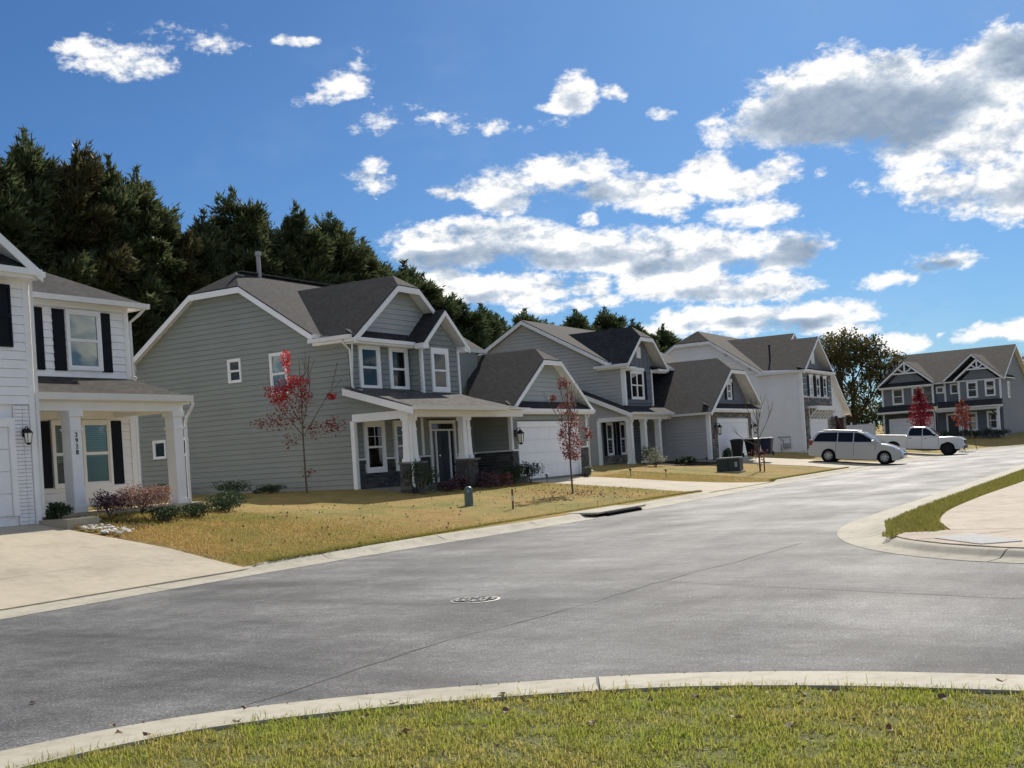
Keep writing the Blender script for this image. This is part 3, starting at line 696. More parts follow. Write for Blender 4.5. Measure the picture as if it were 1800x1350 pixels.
slab([(-1.9, 18.88), (-2.53, 18.03), (-3.28, 17.28), (-2.75, 16.68), (-2.0, 16.08), (-1.25, 15.70), (-.9, 15.6), (-.9, 18.88)])
slab([(-.88, 15.6), (0, 15.5), (3, 15.6), (3, 17.7), (1.5, 18.3), (-.88, 20.8)])
slab([(3.02, 15.6), (30, 15.5), (30, 17.2), (3.02, 17.7)])
pad = thing('tactile_pad', 'pale tactile paving pad of raised domes set in the corner sidewalk', 'tactile paving', (-2.5, 16.9, .145))
pc = [(-3.05, 17.45), (-2.6, 17.95), (-1.8, 16.75), (-2.28, 16.4)]
pz = (.144, .144, .144, .144)
MB().prism([(x, y, z_) for (x, y), z_ in zip(pc, pz)], (0, 0, .012)).build('pad', 'pave_pad', pad)
m = MB()
for i in range(22):
    for j in range(12):
        s_, t_ = (i+.5)/22, (j+.5)/12
        p = (Vector((*pc[0], 0)).lerp(Vector((*pc[3], 0)), s_)).lerp(Vector((*pc[1], 0)).lerp(Vector((*pc[2], 0)), s_), t_)
        z_ = (pz[0]*(1-s_)+pz[3]*s_)*(1-t_)+(pz[1]*(1-s_)+pz[2]*s_)*t_+.011; m.lathe((p.x, p.y, z_), [(.017, 0), (.014, .007), (.006, .009)], 6)
m.build('dome', 'pave_pad', pad, kind='stuff')
# seams in the pavement
def strip(name, pts, w, mat, z=.004, wob=.02):
    P = smooth_poly(pts, .35); N = normals(P, 1); vs = []; fs = []
    for i, (p, n) in enumerate(zip(P, N)):
        o_ = n*random.uniform(-wob, wob); h = w*random.uniform(.35, 1.0)
        vs += [(p.x+o_.x-n.x*h/2, p.y+o_.y-n.y*h/2, z), (p.x+o_.x+n.x*h/2, p.y+o_.y+n.y*h/2, z)]
    for i in range(len(P)-1): fs.append((2*i, 2*i+1, 2*i+3, 2*i+2))
    o = MB().add(vs, fs).build(name, mat, kind='structure'); return o
strip('road_seam', [(-6.0, 5.6), (-6.05, 9.2), (-5.85, 11), (-5.75, 13.4), (-5.42, 17.1), (-5.36, 18.6)], .022, 'tar', .004, .035)['label'] = 'dark paving seam along the main road'
strip('road_seam', [(-5.6, 13.55), (-3.54, 12.92), (-1.33, 12.2), (3, 11.9), (20, 11.7)], .02, 'tar', .006, .03)['label'] = 'dark paving seam along the side road'
strip('road_seam', [(-13.1, 77), (-9.5, 79), (-5.9, 78.5)], .12, 'tar', .004)['label'] = 'dark seam across the far road'
# manhole
mh = thing('manhole_cover', 'round cast iron manhole cover set in the road', 'manhole cover', (-7.43, 11.8, .004))
MB().lathe((-7.43, 11.8, -.05), [(.31, 0), (.31, .056), (.275, .060), (.275, .052)], 40).build('rim', 'iron', mh)
MB().lathe((-7.43, 11.8, -.04), [(.27, 0), (.27, .044)], 40).build('cover', 'iron_dark', mh)
m = MB()
for r_ in (.235, .15, .07):
    for kk in range(16):
        if kk % 4 == 3: continue
        a0, a1 = 2*math.pi*kk/16, 2*math.pi*(kk+.8)/16
        m.bar((-7.43+r_*math.cos(a0), 11.8+r_*math.sin(a0), .014), (-7.43+r_*math.cos(a1), 11.8+r_*math.sin(a1), .014), .035, .012)
for kk in range(8):
    a0 = math.pi*kk/4+.4; m.bar((-7.43+.09*math.cos(a0), 11.8+.09*math.sin(a0), .014), (-7.43+.235*math.cos(a0), 11.8+.235*math.sin(a0), .014), .03, .012)
m.build('relief', 'iron', mh)
# storm drain inlet in the left kerb
sdn = thing('storm_drain', 'dark storm drain opening under the far kerb', 'storm drain', (-13.2, 28.5, 0))
MB().box(-13.5, 27.4, .006, -12.94, 29.6, .09).build('opening', 'void', sdn)  # solid black box; the opening's shade is put into its colour
MB().box(-14.0, 26.9, .09, -13.02, 30.1, .145).build('hood', 'kerb', sdn, bevel=.02)
#HOUSES
# ---------------------------------------------------------------- houses
def solid(parent, base, ext, mat='room', name='wall_core', local=False):
    return MB().prism(base, ext).build(name, mat, parent, local=local)
def blk(parent, x0, y0, x1, y1, z0, z1, mat, name='wall', local=False):
    return MB().box(x0, y0, z0, x1, y1, z1).build(name, mat, parent, local=local)
def corner(parent, x, y, z0, z1, w=.12, mat='trim', local=False, name='corner_board'):
    return MB().box(x-w/2, y-w/2, z0, x+w/2, y+w/2, z1).build(name, mat, parent, local=local)
def pent(parent, fr, u0, u1, z0, z1, d0, d1, mat='roof', local=False, fascia=.17, ends=True):
    """small skirt roof on a wall, from z1 at the wall to z0 at distance d1"""
    m = MB(); m.prism([fr.p(u0, z0, d1), fr.p(u0, z1, d0), fr.p(u0, z1-.05, d0), fr.p(u0, z0-.05, d1)], fr.u*(u1-u0)); m.build('roof', mat, parent, local=local)
    m = MB(); fr.box(m, u0, u1, z0-.05-fascia, z0-.052, d0, d1-.01); fr.box(m, u0-.002, u1+.002, z0-.15, z0-.03, d1-.008, d1+.08); m.build('eave_board', 'trim', parent, local=local)
FX = lambda x: FR((x, 0, 0), (0, 1, 0))       # wall facing +X
FY = lambda y: FR((0, y, 0), (1, 0, 0))       # wall facing -Y

def column(parent, cx, cy, z0, z1, w0=.3, w1=.3, caps=True, mat='trim', groove=False, name='column'):
    m = MB()
    def ring(z, w): return [(cx-w/2, cy-w/2, z), (cx+w/2, cy-w/2, z), (cx+w/2, cy+w/2, z), (cx-w/2, cy+w/2, z)]
    m.add(ring(z0, w0)+ring(z1, w1), [(0, 3, 2, 1), (4, 5, 6, 7), (0, 1, 5, 4), (1, 2, 6, 5), (2, 3, 7, 6), (3, 0, 4, 7)])
    if caps:
        for (z, w, h) in ((z0, w0+.06, .14), (z1-.12, w1+.08, .12), (z1-.42, w1+.05, .05)): m.box(cx-w/2, cy-w/2, z, cx+w/2, cy+w/2, z+h)
    return m.build(name, mat, parent)

# ======== house 0 : white house, left foreground
def house_white():
    h = thing('house', 'white two storey house with black shutters and a columned porch at the left edge', 'house', (-22, 16, 1.1))
    zg = .9
    # garage wing facing the street
    blk(h, -27, 8.3, -20.03, 15.38, zg, 6.2, 'white_siding')
    f = FX(-20.0)
    siding(h, f, [(8.3, 3.4), (15.3, 3.4), (15.3, 6.0), (8.3, 6.0)], [(9.6, 14.85, 1, 3.25), (12.8, 14.45, 4.65, 5.7)], 'white_siding', boards=True)
    stones(h, f, 14.9, 15.26, zg, 3.38, 'white_brick', name='brick_base', h=(.075, .075), l=(.2, .22), dd=(.012, .015))
    stones(h, f, 8.3, 9.5, zg, 3.38, 'white_brick', name='brick_base', h=(.075, .075), l=(.2, .22), dd=(.012, .015))
    garage_door(h, f, 9.7, 14.75, 1.18, 2.95, .02, header=.18)
    corner(h, -20.03, 15.34, zg, 6.1, .13)
    window(h, f, 12.7, 14.5, 4.55, 5.8, trim=.09, mull=True, shutters=.45, blinds=1)
    # forward gable over the garage with a skirt roof
    pent(h, f, 8.0, 15.42, 6.12, 6.45, 0, .42)
    jerk(h, (-20, 11.7), (1, 0, 0), (0, 1, 0), -6.0, .45, 3.74, 3.74, 8.78, .72)
    siding(h, f, [(8.6, 6.4), (14.8, 6.4), (11.7, 8.6)], [], 'white_siding')
    blk(h, -26, 9, -20.06, 14.5, 6.1, 6.5, 'white_siding')
    MB().prism([(-20.05, 8.5, 6.3), (-20.05, 14.9, 6.3), (-20.05, 11.7, 8.6)], (-6, 0, 0)).build('wall', 'white_siding', h)
    downspout(h, [(-19.95, 15.46, 6.1), (-19.95, 15.43, 1.1)], .07)
    # main body
    blk(h, -32.5, 8.3, -22.33, 19.93, zg, 6.05, 'white_siding')
    g = FX(-22.3)
    W1 = (18.15, 19.15, 4.42, 5.86)
    siding(h, g, [(15.4, 4.25), (19.95, 4.25), (19.95, 5.9), (15.4, 5.9)], [W1], 'white_siding', boards=True)
    siding(h, g, [(15.4, 1.15), (19.95, 1.15), (19.95, 3.4), (15.4, 3.4)], [(17.5, 19.22, 1.68, 3.28)], 'white_siding', e=.2, boards=True)
    window(h, g, *W1, trim=.075, shutters=None, shade='sash_blue')
    for (a, b) in ((17.17, 17.52), (17.79, 18.12), (19.16, 19.46)):
        m = MB(); g.box(m, a, b, 4.4, 5.84, 0, .045)
        for (p, q) in ((4.42, 4.47), (5.1, 5.16), (5.78, 5.82)): g.box(m, a+.01, b-.01, p, q, .045, .06)
        m.build('shutter', 'black_paint', h)
    window(h, g, 17.55, 18.37, 1.66, 3.24, trim=.075, blinds=.62, shade='room')
    window(h, g, 18.39, 19.25, 1.66, 3.24, trim=.075, blinds=.55, shade='room')
    for (a, b) in ((17.2, 17.52), (19.28, 19.6)):
        m = MB(); g.box(m, a, b, 1.68, 3.22, 0, .045)
        for (p, q) in ((1.70, 1.76), (2.4, 2.46), (3.14, 3.2)): g.box(m, a+.01, b-.01, p, q, .045, .06)
        m.build('shutter', 'black_paint', h)
    m = MB(); g.box(m, 18.25, 19.7, 1.15, 1.66, .0, .08); m.build('panel', 'trim', h)
    for (a, b_, z0, z1) in ((15.42, 19.95, 3.25, 3.55), (15.42, 20.0, 5.9, 6.1)):
        m = MB(); g.box(m, a, b_, z0, z1, 0, .045); m.build('frieze_board', 'trim', h)
    corner(h, -22.32, 19.95, zg, 6.05, .14)
    # hip roof of the main body
    ex, ey, ze, p = -21.95, 20.28, 6.12, .52
    hw = 5.45; zr = ze+hw*p; xr = ex-hw
    A, B = Vector((ex, 15.3, ze)), Vector((ex, ey, ze)); 
    roof_planes(h, [[(ex, 8, ze), B, (xr, ey-hw, zr), (xr, 8, zr)], [B, (ex-2*hw, ey, ze), (xr, ey-hw, zr)], [(ex-2*hw, ey, ze), (ex-2*hw, 8, ze), (xr, 8, zr), (xr, ey-hw, zr)]])
    m = MB(); m.prism([(ex, 15.5, ze-.03), (ex+.11, 15.5, ze-.02), (ex+.1, 15.5, ze-.14), (ex, 15.5, ze-.15)], (0, ey-15.4, 0)); m.build('gutter', 'gutter', h)
    m = MB(); m.prism([(ex+.0, ey+.002, ze-.03), (ex, ey+.11, ze-.02), (ex, ey+.1, ze-.14), (ex, ey+.002, ze-.15)], (-8, 0, 0)); m.build('gutter', 'gutter', h)
    downspout(h, [(-21.93, 20.28, 6.0), (-22.05, 20.2, 5.85), (-22.2, 20.02, 5.65), (-22.2, 20.02, 4.32), (-22.1, 20.03, 4.26)], .065)
    # porch
    blk(h, -22.3, 15.4, -20.15, 20.1, .85, 1.13, 'concrete_slab', 'porch_floor')
    roof_planes(h, [[(-20.05, 15.42, 3.64), (-20.05, 19.74, 3.64), (-22.27, 20.0, 4.25), (-22.27, 15.42, 4.25)]], 'roof_brown', soff=False)
    m = MB(); m.box(-22.25, 15.42, 3.48, -20.1, 19.72, 3.55); m.build('porch_ceiling', 'trim', h)
    m = MB(); m.box(-20.5, 15.42, 3.30, -20.2, 19.66, 3.48); m.box(-22.25, 19.42, 3.301, -20.5, 19.66, 3.479); m.build('porch_beam', 'trim', h)
    m = MB(); m.prism([(-20.05, 15.42, 3.64), (-19.93, 15.42, 3.66), (-19.95, 15.42, 3.52), (-20.05, 15.42, 3.5)], (0, 4.35, 0)); m.build('gutter', 'gutter', h)
    m = MB(); m.prism([(-20.07, 19.75, 3.6), (-22.25, 20.0, 4.2), (-22.25, 20.0, 3.5), (-20.07, 19.75, 3.46)], (0, -.05, 0)); m.build('rake_board', 'trim', h)
    blk(h, -20.14, 15.32, -19.1, 16.1, .8, 1.04, 'concrete_slab', 'front_walk')
    column(h, -20.35, 16.57, 1.12, 3.3, .28, .28); column(h, -20.35, 19.49, 1.10, 3.3, .28, .28)
    downspout(h, [(-19.98, 19.74, 3.55), (-20.0, 19.8, 3.45), (-20.16, 19.72, 3.15), (-20.18, 19.69, 3.0), (-20.18, 19.69, 1.12)], .065)
    # stacked house number 2928 on the near column
    for i, ch in enumerate('2928'):
        c = bpy.data.curves.new('digit', 'FONT'); c.body = ch; c.size = .14; c.extrude = .006; c.align_x = 'CENTER'
        to = bpy.data.objects.new('tmp', c); COL.objects.link(to); bpy.context.view_layer.update()
        me = bpy.data.meshes.new_from_object(to.evaluated_get(bpy.context.evaluated_depsgraph_get())); bpy.data.objects.remove(to)
        o = bpy.data.objects.new('number_digit', me); COL.objects.link(o); o.parent = h; me.materials.clear(); me.materials.append(M['black_paint'])
        o.matrix_local = WM[h.name].inverted() @ Matrix.Translation((-20.202, 16.57, 2.74-i*.125)) @ Matrix.Rotation(R(90), 4, 'Z') @ Matrix.Rotation(R(90), 4, 'X')
        o['label'] = f'black digit {ch} on the porch column'
    wall_light('', (-19.96, 15.1, 2.8), (1, 0, 0), .9, 'black wall lantern beside the garage door of the white house')
    return h
house_white()

# ======== house 1 : grey green house
def house_green():
    h = thing('house', 'grey green two storey house with clipped gables and dark stone porch', 'house', (-26, 34, 1))
    ys, xf = 29.5, -22.8
    s = FY(ys)
    side = [(-32.6, .8), (xf, .8), (xf, 5.95), (-24.0, 6.02), (-27.05, 8.0), (-29.35, 8.0), (-32.6, 5.95)]
    MB().prism([s.p(min(u, -24.0), z, -.01) for u, z in side if (u, z) != (xf, 5.95)], (0, 9.9, 0)).build('wall', 'green_siding', h)
    blk(h, -24.0, 29.51, xf-.03, 36.95, .8, 3.5, 'green_siding')
    holes = [(-28.0, -27.4, 4.88, 5.70), (-26.10, -25.36, 4.32, 5.72), (-31.86, -31.22, 2.46, 3.14), (-30.75, -30.1, 2.5, 3.17)]
    siding(h, s, side, holes, 'green_siding', boards=True, e=.178)
    window(h, s, *holes[0], trim=.06, blinds=0, shade='room'); window(h, s, *holes[1], trim=.065, shade='sash_green'); 
    window(h, s, *holes[2], trim=.06, sash=1, shade='sash_green'); window(h, s, *holes[3], trim=.06, sash=1, shade='sash_green')
    # main roof
    jerk(h, (-28.2, ys), (0, 1, 0), (1, 0, 0), -.3, 10.6, 4.42, 4.2, 8.86, .645, clip0=1.15, clip1=1.15)
    corner(h, -32.62, ys-.01, .9, 5.9, .13); 
    MB().box(-32.9, 29.2, 5.72, -32.5, 29.5, 5.95).build('eave_box', 'trim', h)
    downspout(h, [(-32.72, 29.3, 5.9), (-32.6, 29.4, 5.6), (-32.7, 29.42, 1.0)], .06)
    v = MB(); v.lathe((-28.1, 31.45, 8.7), [(.075, 0), (.075, .85), (.11, .86), (.11, 1.0), (.02, 1.02)], 12); v.build('roof_vent_pipe', 'grey_pipe', h)
    # ridge cap
    MB().bar((-28.2, 30.5, 8.9), (-28.2, 39, 8.9), .26, .05).build('ridge_cap', 'roof_grey', h)
    # second floor front wing
    f = FX(xf)
    blk(h, -27, 29.52, xf-.03, 35.3, .8, 5.9, 'green_siding_shaded')
    siding(h, f, [(29.5, 4.05), (32.85, 4.05), (32.85, 5.8), (29.5, 5.8)], [(29.97, 31.12, 4.2, 5.8), (31.64, 32.74, 4.2, 5.8)], 'green_siding_shaded')
    window(h, f, 29.97, 31.12, 4.2, 5.79, trim=.16, shade='sash_blue'); window(h, f, 31.64, 32.74, 4.2, 5.79, trim=.16, shade='sash_blue')
    # projecting bay with its own gable
    b = FX(-22.3)
    blk(h, -23, 32.87, -22.33, 35.26, 4.0, 5.85, 'green_siding')
    siding(h, FY(32.86), [(-22.8, 4.05), (-22.33, 4.05), (-22.33, 5.85), (-22.8, 5.85)], [], 'green_siding')
    siding(h, b, [(32.87, 4.05), (35.25, 4.05), (35.25, 5.75), (34.06, 6.85), (32.87, 5.75)], [(33.44, 34.55, 4.18, 5.75)], 'green_siding_shaded')
    window(h, b, 33.44, 34.55, 4.18, 5.75, trim=.16, shade='sash_blue')
    jerk(h, (-22.3, 34.1), (1, 0, 0), (0, 1, 0), -1.8, .32, 1.5, 1.5, 7.1, .84, rake=.18, eaves=(0, 0), back=(-.5, -.5), rakes=(0, 1))
    for sg in (-1, 1):
        MB().box(-22.3, 34.1+sg*1.5-(.34 if sg > 0 else .02), 5.66, -21.97, 34.1+sg*1.5+(.02 if sg > 0 else .34), 5.84).build('eave_return', 'trim', h)
    corner(h, -22.295, 32.9, 4.02, 5.75, .11); corner(h, -22.295, 35.24, 4.02, 5.75, .11)
    # big clipped cross gable
    gy = 32.53
    jerk(h, (-22.4, gy), (1, 0, 0), (0, 1, 0), -4.9, 0, 3.2, 3.2, 8.28, .735, clip1=.62, rake=.2, eaves=(0, 0), rakes=(0, 1), back=(-1.55, -1.55))
    m = FX(-22.85)
    MB().prism([m.p(29.7, 5.9, 0), m.p(35.4, 5.9, 0), m.p(33.15, 7.7, 0), m.p(31.9, 7.7, 0)], (-3, 0, 0)).build('wall', 'green_siding_light', h)
    siding(h, m, [(29.7, 5.98), (35.3, 5.98), (33.15, 7.72), (31.9, 7.72)], [], 'green_siding_light')
    pent(h, FX(-22.82), 29.42, 33.0, 5.92, 6.2, 0, .42)
    MB().box(-22.8, 29.5, 5.78, -22.42, 32.9, 5.87).build('soffit', 'trim', h)
    # eave on the side of the wing, seen from the left
    MB().box(-24.0, 29.18, 5.74, -22.4, 29.5, 5.86).build('soffit', 'trim', h)
    MB().box(-24.1, 29.05, 5.83, -22.38, 29.18, 5.96).build('gutter', 'gutter', h)
    downspout(h, [(-22.75, 29.14, 5.85), (-22.72, 29.2, 5.68), (-22.68, 29.42, 5.5), (-22.66, 29.42, 4.35), (-22.6, 29.42, 4.2), (-22.3, 29.45, 4.17)], .06)
    downspout(h, [(-22.6, 29.47, 5.8), (-22.68, 29.44, 4.3)], .05)
    # lower front wall behind the porch
    siding(h, f, [(29.5, 2.0), (36.9, 2.0), (36.9, 3.5), (29.5, 3.5)], [(29.98, 31.1, 1, 3.2), (31.62, 32.72, 1, 3.2), (33.78, 35.5, 0, 3.25)], 'green_siding')
    stones(h, f, 29.55, 36.9, .95, 1.93, 'dark_stone', holes=[(30.05, 31.05, 1.5, 3), (31.7, 32.7, 1.5, 3), (33.75, 35.5, 0, 3)])
    for (a, c) in ((29.55, 30.04), (31.06, 31.68), (32.68, 33.78), (35.5, 36.9)):
        m = MB(); f.box(m, a, c, 1.93, 1.99, 0, .10); m.build('stone_sill', 'trim', h)
    window(h, f, 29.98, 31.1, 1.5, 3.22, trim=.15, grid=True, d=.05); window(h, f, 31.62, 32.72, 1.5, 3.22, trim=.15, grid=True, d=.05)
    m = MB(); f.box(m, 33.3, 33.45, 2.0, 3.4, 0, .05); m.build('corner_board', 'trim', h)
    # front door
    m = MB(); 
    for (a, c, z0, z1) in ((33.8, 33.92, 1.0, 3.22), (35.38, 35.5, 1.0, 3.22), (33.92, 35.38, 3.1, 3.22), (33.92, 35.38, 2.84, 2.9), (34.14, 34.22, 1.0, 2.84), (35.02, 35.1, 1.0, 2.84)): f.box(m, a, c, z0, z1, 0, .07)
    fr_ = m.build('door_frame', 'trim', h)
    m = MB(); f.box(m, 33.93, 34.13, 1.0, 2.83, 0, .02); f.box(m, 35.11, 35.37, 1.0, 2.83, 0, .02); f.box(m, 33.93, 35.37, 2.91, 3.09, 0, .02); m.build('sidelight', 'glass_dark', fr_)
    m = MB(); f.box(m, 34.23, 35.01, 1.0, 2.83, 0, .03)
    for (a, c) in ((34.30, 34.58), (34.66, 34.94)):
        for (z0, z1) in ((1.15, 1.85), (1.97, 2.7)): f.box(m, a, c, z0, z1, .03, .042)
    d = m.build('door', 'door_paint', h); MB().lathe((xf+.05, 34.32, 1.95), [(.03, 0), (.03, .05)], 10, X_).build('door_handle', 'chrome', d)
    # porch
    blk(h, xf, 29.55, -20.6, 36.9, .7, 1.0, 'foundation', 'porch_floor')
    roof_planes(h, [[(-20.25, 29.2, 3.52), (-20.25, 35.05, 3.52), (xf, 35.2, 4.32), (xf, 29.2, 4.32)], [(-20.25, 35.05, 3.52), (-20.6, 37.0, 3.52), (-22.8, 37.0, 4.0), (xf, 35.2, 4.32)]], 'roof_grey', soff=False)
    m = MB(); hang(m, (-20.2, 29.2, 3.47), (xf-.1, 29.2, 4.27), .22, .035, (0, -1, 0)); m.build('rake_board', 'trim', h)
    tri = [(xf, 3.42), (-20.62, 3.42), (-20.62, 3.5), (xf, 4.2)]
    MB().prism([s.p(u, z, -.01) for u, z in tri], (0, .15, 0)).build('wall', 'green_siding', h)
    siding(h, s, tri, [], 'green_siding', boards=True, e=.178)
    m = MB(); m.box(xf, 29.47, 3.16, -20.6, 29.6, 3.42); m.box(-20.95, 29.6, 3.2, -20.62, 36.86, 3.45); m.build('porch_beam', 'trim', h)
    m = MB(); m.box(xf, 29.6, 3.46, -20.3, 36.9, 3.5); m.build('porch_ceiling', 'trim', h)
    m = MB(); m.prism([(-20.25, 29.2, 3.5), (-20.13, 29.2, 3.52), (-20.15, 29.2, 3.39), (-20.25, 29.2, 3.38)], (0, 5.85, 0)); m.build('gutter', 'gutter', h)
    corner(h, xf+.04, 29.47, .97, 3.2, .15)
    for cy in (29.75, 33.0):
        for k in (-.13, .13): column(h, -20.78, cy+k, 1.75, 3.2, .25, .19, caps=True)
        stones(h, FX(-20.56), cy-.31, cy+.31, .8, 1.72, 'dark_stone'); stones(h, FY(cy-.31), -21.0, -20.56, .8, 1.72, 'dark_stone')
        blk(h, -21.0, cy-.30, -20.57, cy+.30, .8, 1.72, 'dark_stone', 'pier'); blk(h, -21.06, cy-.36, -20.42, cy+.36, 1.72, 1.78, 'foundation', 'pier_cap')
    downspout(h, [(-20.18, 29.3, 3.42), (-20.25, 29.35, 3.3), (-20.5, 29.45, 2.95), (-20.5, 29.4, 1.1), (-20.4, 29.3, 1.0)], .065)
    # garage
    blk(h, -26, 36.93, -21.23, 43.25, .7, 3.5, 'green_siding')
    sg_ = FY(36.9); g = FX(-21.2)
    siding(h, sg_, [(xf, 2.02), (-21.2, 2.02), (-21.2, 3.45), (xf, 3.45)], [], 'green_siding', boards=True)
    stones(h, sg_, xf, -21.17, .85, 1.95, 'dark_stone'); stones(h, g, 36.88, 37.27, .85, 1.95, 'dark_stone'); stones(h, g, 42.45, 43.25, .8, 1.95, 'dark_stone')
    m = MB(); sg_.box(m, xf, -21.12, 1.95, 2.01, 0, .09); g.box(m, 36.8, 37.27, 1.951, 2.011, 0, .10); g.box(m, 42.45, 43.2, 1.951, 2.011, 0, .09); m.build('stone_sill', 'trim', h)
    siding(h, g, [(36.9, 2.02), (43.25, 2.02), (43.25, 3.45), (36.9, 3.45)], [(37.27, 42.43, 1, 3.08)], 'green_siding')
    garage_door(h, g, 37.4, 42.3, .86, 2.83, .02, header=.22, cols=4)
    corner(h, -21.22, 36.92, 2.0, 3.45, .14); corner(h, -21.22, 43.22, 2.0, 3.45, .12)
    jerk(h, (-20.95, 40.1), (1, 0, 0), (0, 1, 0), -4.0, 0, 3.45, 3.45, 5.98, .705, clip1=.72, rake=.18, rakes=(0, 1), eaves=(1, 0), back=(-1.85, -3))
    MB().box(-22.3, 36.53, 3.42, -20.95, 36.68, 3.53).build('gutter', 'gutter', h)
    gg = FX(-21.35)
    MB().prism([gg.p(37.2, 3.5, 0), gg.p(43.0, 3.5, 0), gg.p(40.9, 5.3, 0), gg.p(39.35, 5.3, 0)], (-2, 0, 0)).build('wall', 'green_siding_light', h)
    siding(h, gg, [(37.1, 3.7), (43.1, 3.7), (40.9, 5.35), (39.35, 5.35)], [], 'green_siding_light')
    pent(h, g, 36.75, 43.5, 3.55, 3.84, -.13, .28)
    downspout(h, [(-20.98, 43.35, 3.45), (-21.02, 43.25, 3.3), (-21.1, 43.2, 3.15), (-21.1, 43.2, 1.0), (-20.95, 43.2, .92)], .06)
    wall_light('', (-21.13, 37.1, 2.55), (1, 0, 0), 1.5, 'black wall lantern on the grey green house beside its garage door')
    return h
M['sash_green'] = simple('green grey backing', (.17, .215, .18), .8, .04, 3)  # even green grey sheet behind the panes
M['glass_dark'] = simple('dark door glass', (.015, .02, .025), .05, .1, 3, .8)
house_green()

# ======== house 2 : warm grey house
def house_grey():
    h = thing('house', 'warm grey two storey house with dark shutters between the green and white houses', 'house', (-26, 57, 1))
    yl, yu = 52.5, 53.3
    s = FY(yl); su = FY(yu)
    blk(h, -33, yl+.03, -25.03, 65, .8, 4.2, 'grey_siding')
    low = [(-31.5, .95), (-25.0, .95), (-25.0, 4.35), (-31.5, 4.35)]
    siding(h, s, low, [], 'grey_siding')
    tri = [(-25.0, 3.42), (-23.35, 3.42), (-23.35, 3.6), (-25.0, 4.3)]
    MB().prism([s.p(u, z, -.01) for u, z in tri], (0, .15, 0)).build('wall', 'grey_siding', h); siding(h, s, tri, [], 'grey_siding')
    # shed roof over porch
    roof_planes(h, [[(-23.05, 52.2, 3.6), (-23.05, 58.3, 3.6), (-26.6, 58.3, 5.14), (-26.6, 52.2, 5.14)]], 'roof', soff=False)
    m = MB(); hang(m, (-23.0, 52.2, 3.53), (-26.8, 52.2, 5.19), .22, .035, (0, -1, 0)); m.build('rake_board', 'trim', h)
    m = MB(); m.prism([(-23.05, 52.2, 3.58), (-22.93, 52.2, 3.6), (-22.95, 52.2, 3.47), (-23.05, 52.2, 3.46)], (0, 6.0, 0)); m.build('gutter', 'gutter', h)
    m = MB(); m.box(-25, 52.47, 3.2, -23.25, 52.6, 3.42); m.box(-23.55, 52.6, 3.25, -23.25, 57.9, 3.5); m.build('porch_beam', 'trim', h)
    m = MB(); m.box(-25, 52.6, 3.5, -23.1, 58, 3.53); m.build('porch_ceiling', 'trim', h)
    blk(h, -26, 53.6, -25.2, 57.1, 3.8, 6.0, 'grey_siding'); blk(h, -25, 52.5, -23.15, 58, .8, 1.0, 'foundation', 'porch_floor')
    for cy in (52.65, 54.4, 56.3): column(h, -23.4, cy, 1.0, 3.25, .28, .26)
    downspout(h, [(-22.98, 52.3, 3.5), (-23.05, 52.35, 3.35), (-23.25, 52.45, 3.05), (-23.25, 52.45, 1.05)], .06)
    corner(h, -25.0, yl-.02, .95, 3.3, .16)
    f = FX(-25.0)
    siding(h, f, [(52.6, 1.0), (58, 1.0), (58, 3.5), (52.6, 3.5)], [], 'blue_siding')
    window(h, f, 53.2, 54.0, 1.5, 3.2, trim=.09, shutters=.28, grid=False); window(h, f, 54.85, 55.6, 1.5, 3.2, trim=.09, shutters=.28)
    stones(h, f, 52.65, 55.9, 1.0, 1.45, 'brown_stone')
    # upper storey
    up = [(-33.6, 4.0), (-23.9, 4.0), (-23.9, 6.1), (-24.6, 6.15), (-29.4, 8.75), (-33.6, 6.4)]
    MB().prism([su.p(u, z, -.01) for u, z in up], (0, .3, 0)).build('wall', 'grey_siding', h)
    MB().prism([su.p(min(u, -25.3), z, -.31) for u, z in up if u < -23.95], (0, 10.5, 0)).build('wall', 'grey_siding', h)
    siding(h, su, up, [], 'grey_siding')
    jerk(h, (-29.4, yu), (0, 1, 0), (1, 0, 0), -.3, 13, 5.0, 4.95, 8.96, .55)
    MB().box(-25.2, 53.0, 5.88, -23.5, 53.3, 6.0).build('soffit', 'trim', h); MB().box(-25.3, 52.87, 5.96, -23.45, 53.0, 6.09).build('gutter', 'gutter', h)
    fu = FX(-23.9)
    blk(h, -26, 53.32, -23.93, 57.1, 3.8, 6.0, 'blue_siding')
    siding(h, fu, [(53.35, 4.1), (57.1, 4.1), (57.1, 6.0), (53.35, 6.0)], [(53.9, 55.9, 4.3, 5.9)], 'blue_siding', e=.4)
    window(h, fu, 54.15, 55.85, 4.32, 5.82, trim=.11, mull=True, shutters=.34, head=.16)
    corner(h, -23.88, 53.36, 4.0, 5.95, .2); corner(h, -23.9, 57.0, 4.0, 5.95, .12)
    jerk(h, (-23.45, 55.65), (1, 0, 0), (0, 1, 0), -4.7, 0, 2.6, 2.75, 8.2, .78, clip1=.8, rakes=(0, 1), eaves=(0, 1), back=(-1.3, -1.3))
    m = FX(-23.92); MB().prism([m.p(53.5, 6.0, 0), m.p(57.8, 6.0, 0), m.p(56.3, 7.35, 0), m.p(55.0, 7.35, 0)], (-2, 0, 0)).build('wall', 'blue_siding', h)
    mm = MB(); 
    for k in range(7): m.box(mm, 53.9+k*.55, 53.95+k*.55, 6.05, 6.1+1.25*(1-abs(k-3)/3.4), 0, .02)
    mm.build('batten', 'blue_siding', h, kind='stuff')
    mm = MB(); m.box(mm, 55.25, 55.75, 6.5, 7.1, 0, .05); mm.build('gable_vent', 'trim', h)
    pent(h, FX(-23.9), 53.3, 54.0, 5.98, 6.15, 0, .4); pent(h, FX(-23.9), 57.0, 58.3, 5.98, 6.15, 0, .4)
    # garage
    sg_ = FY(57.9); g = FX(-21.2)
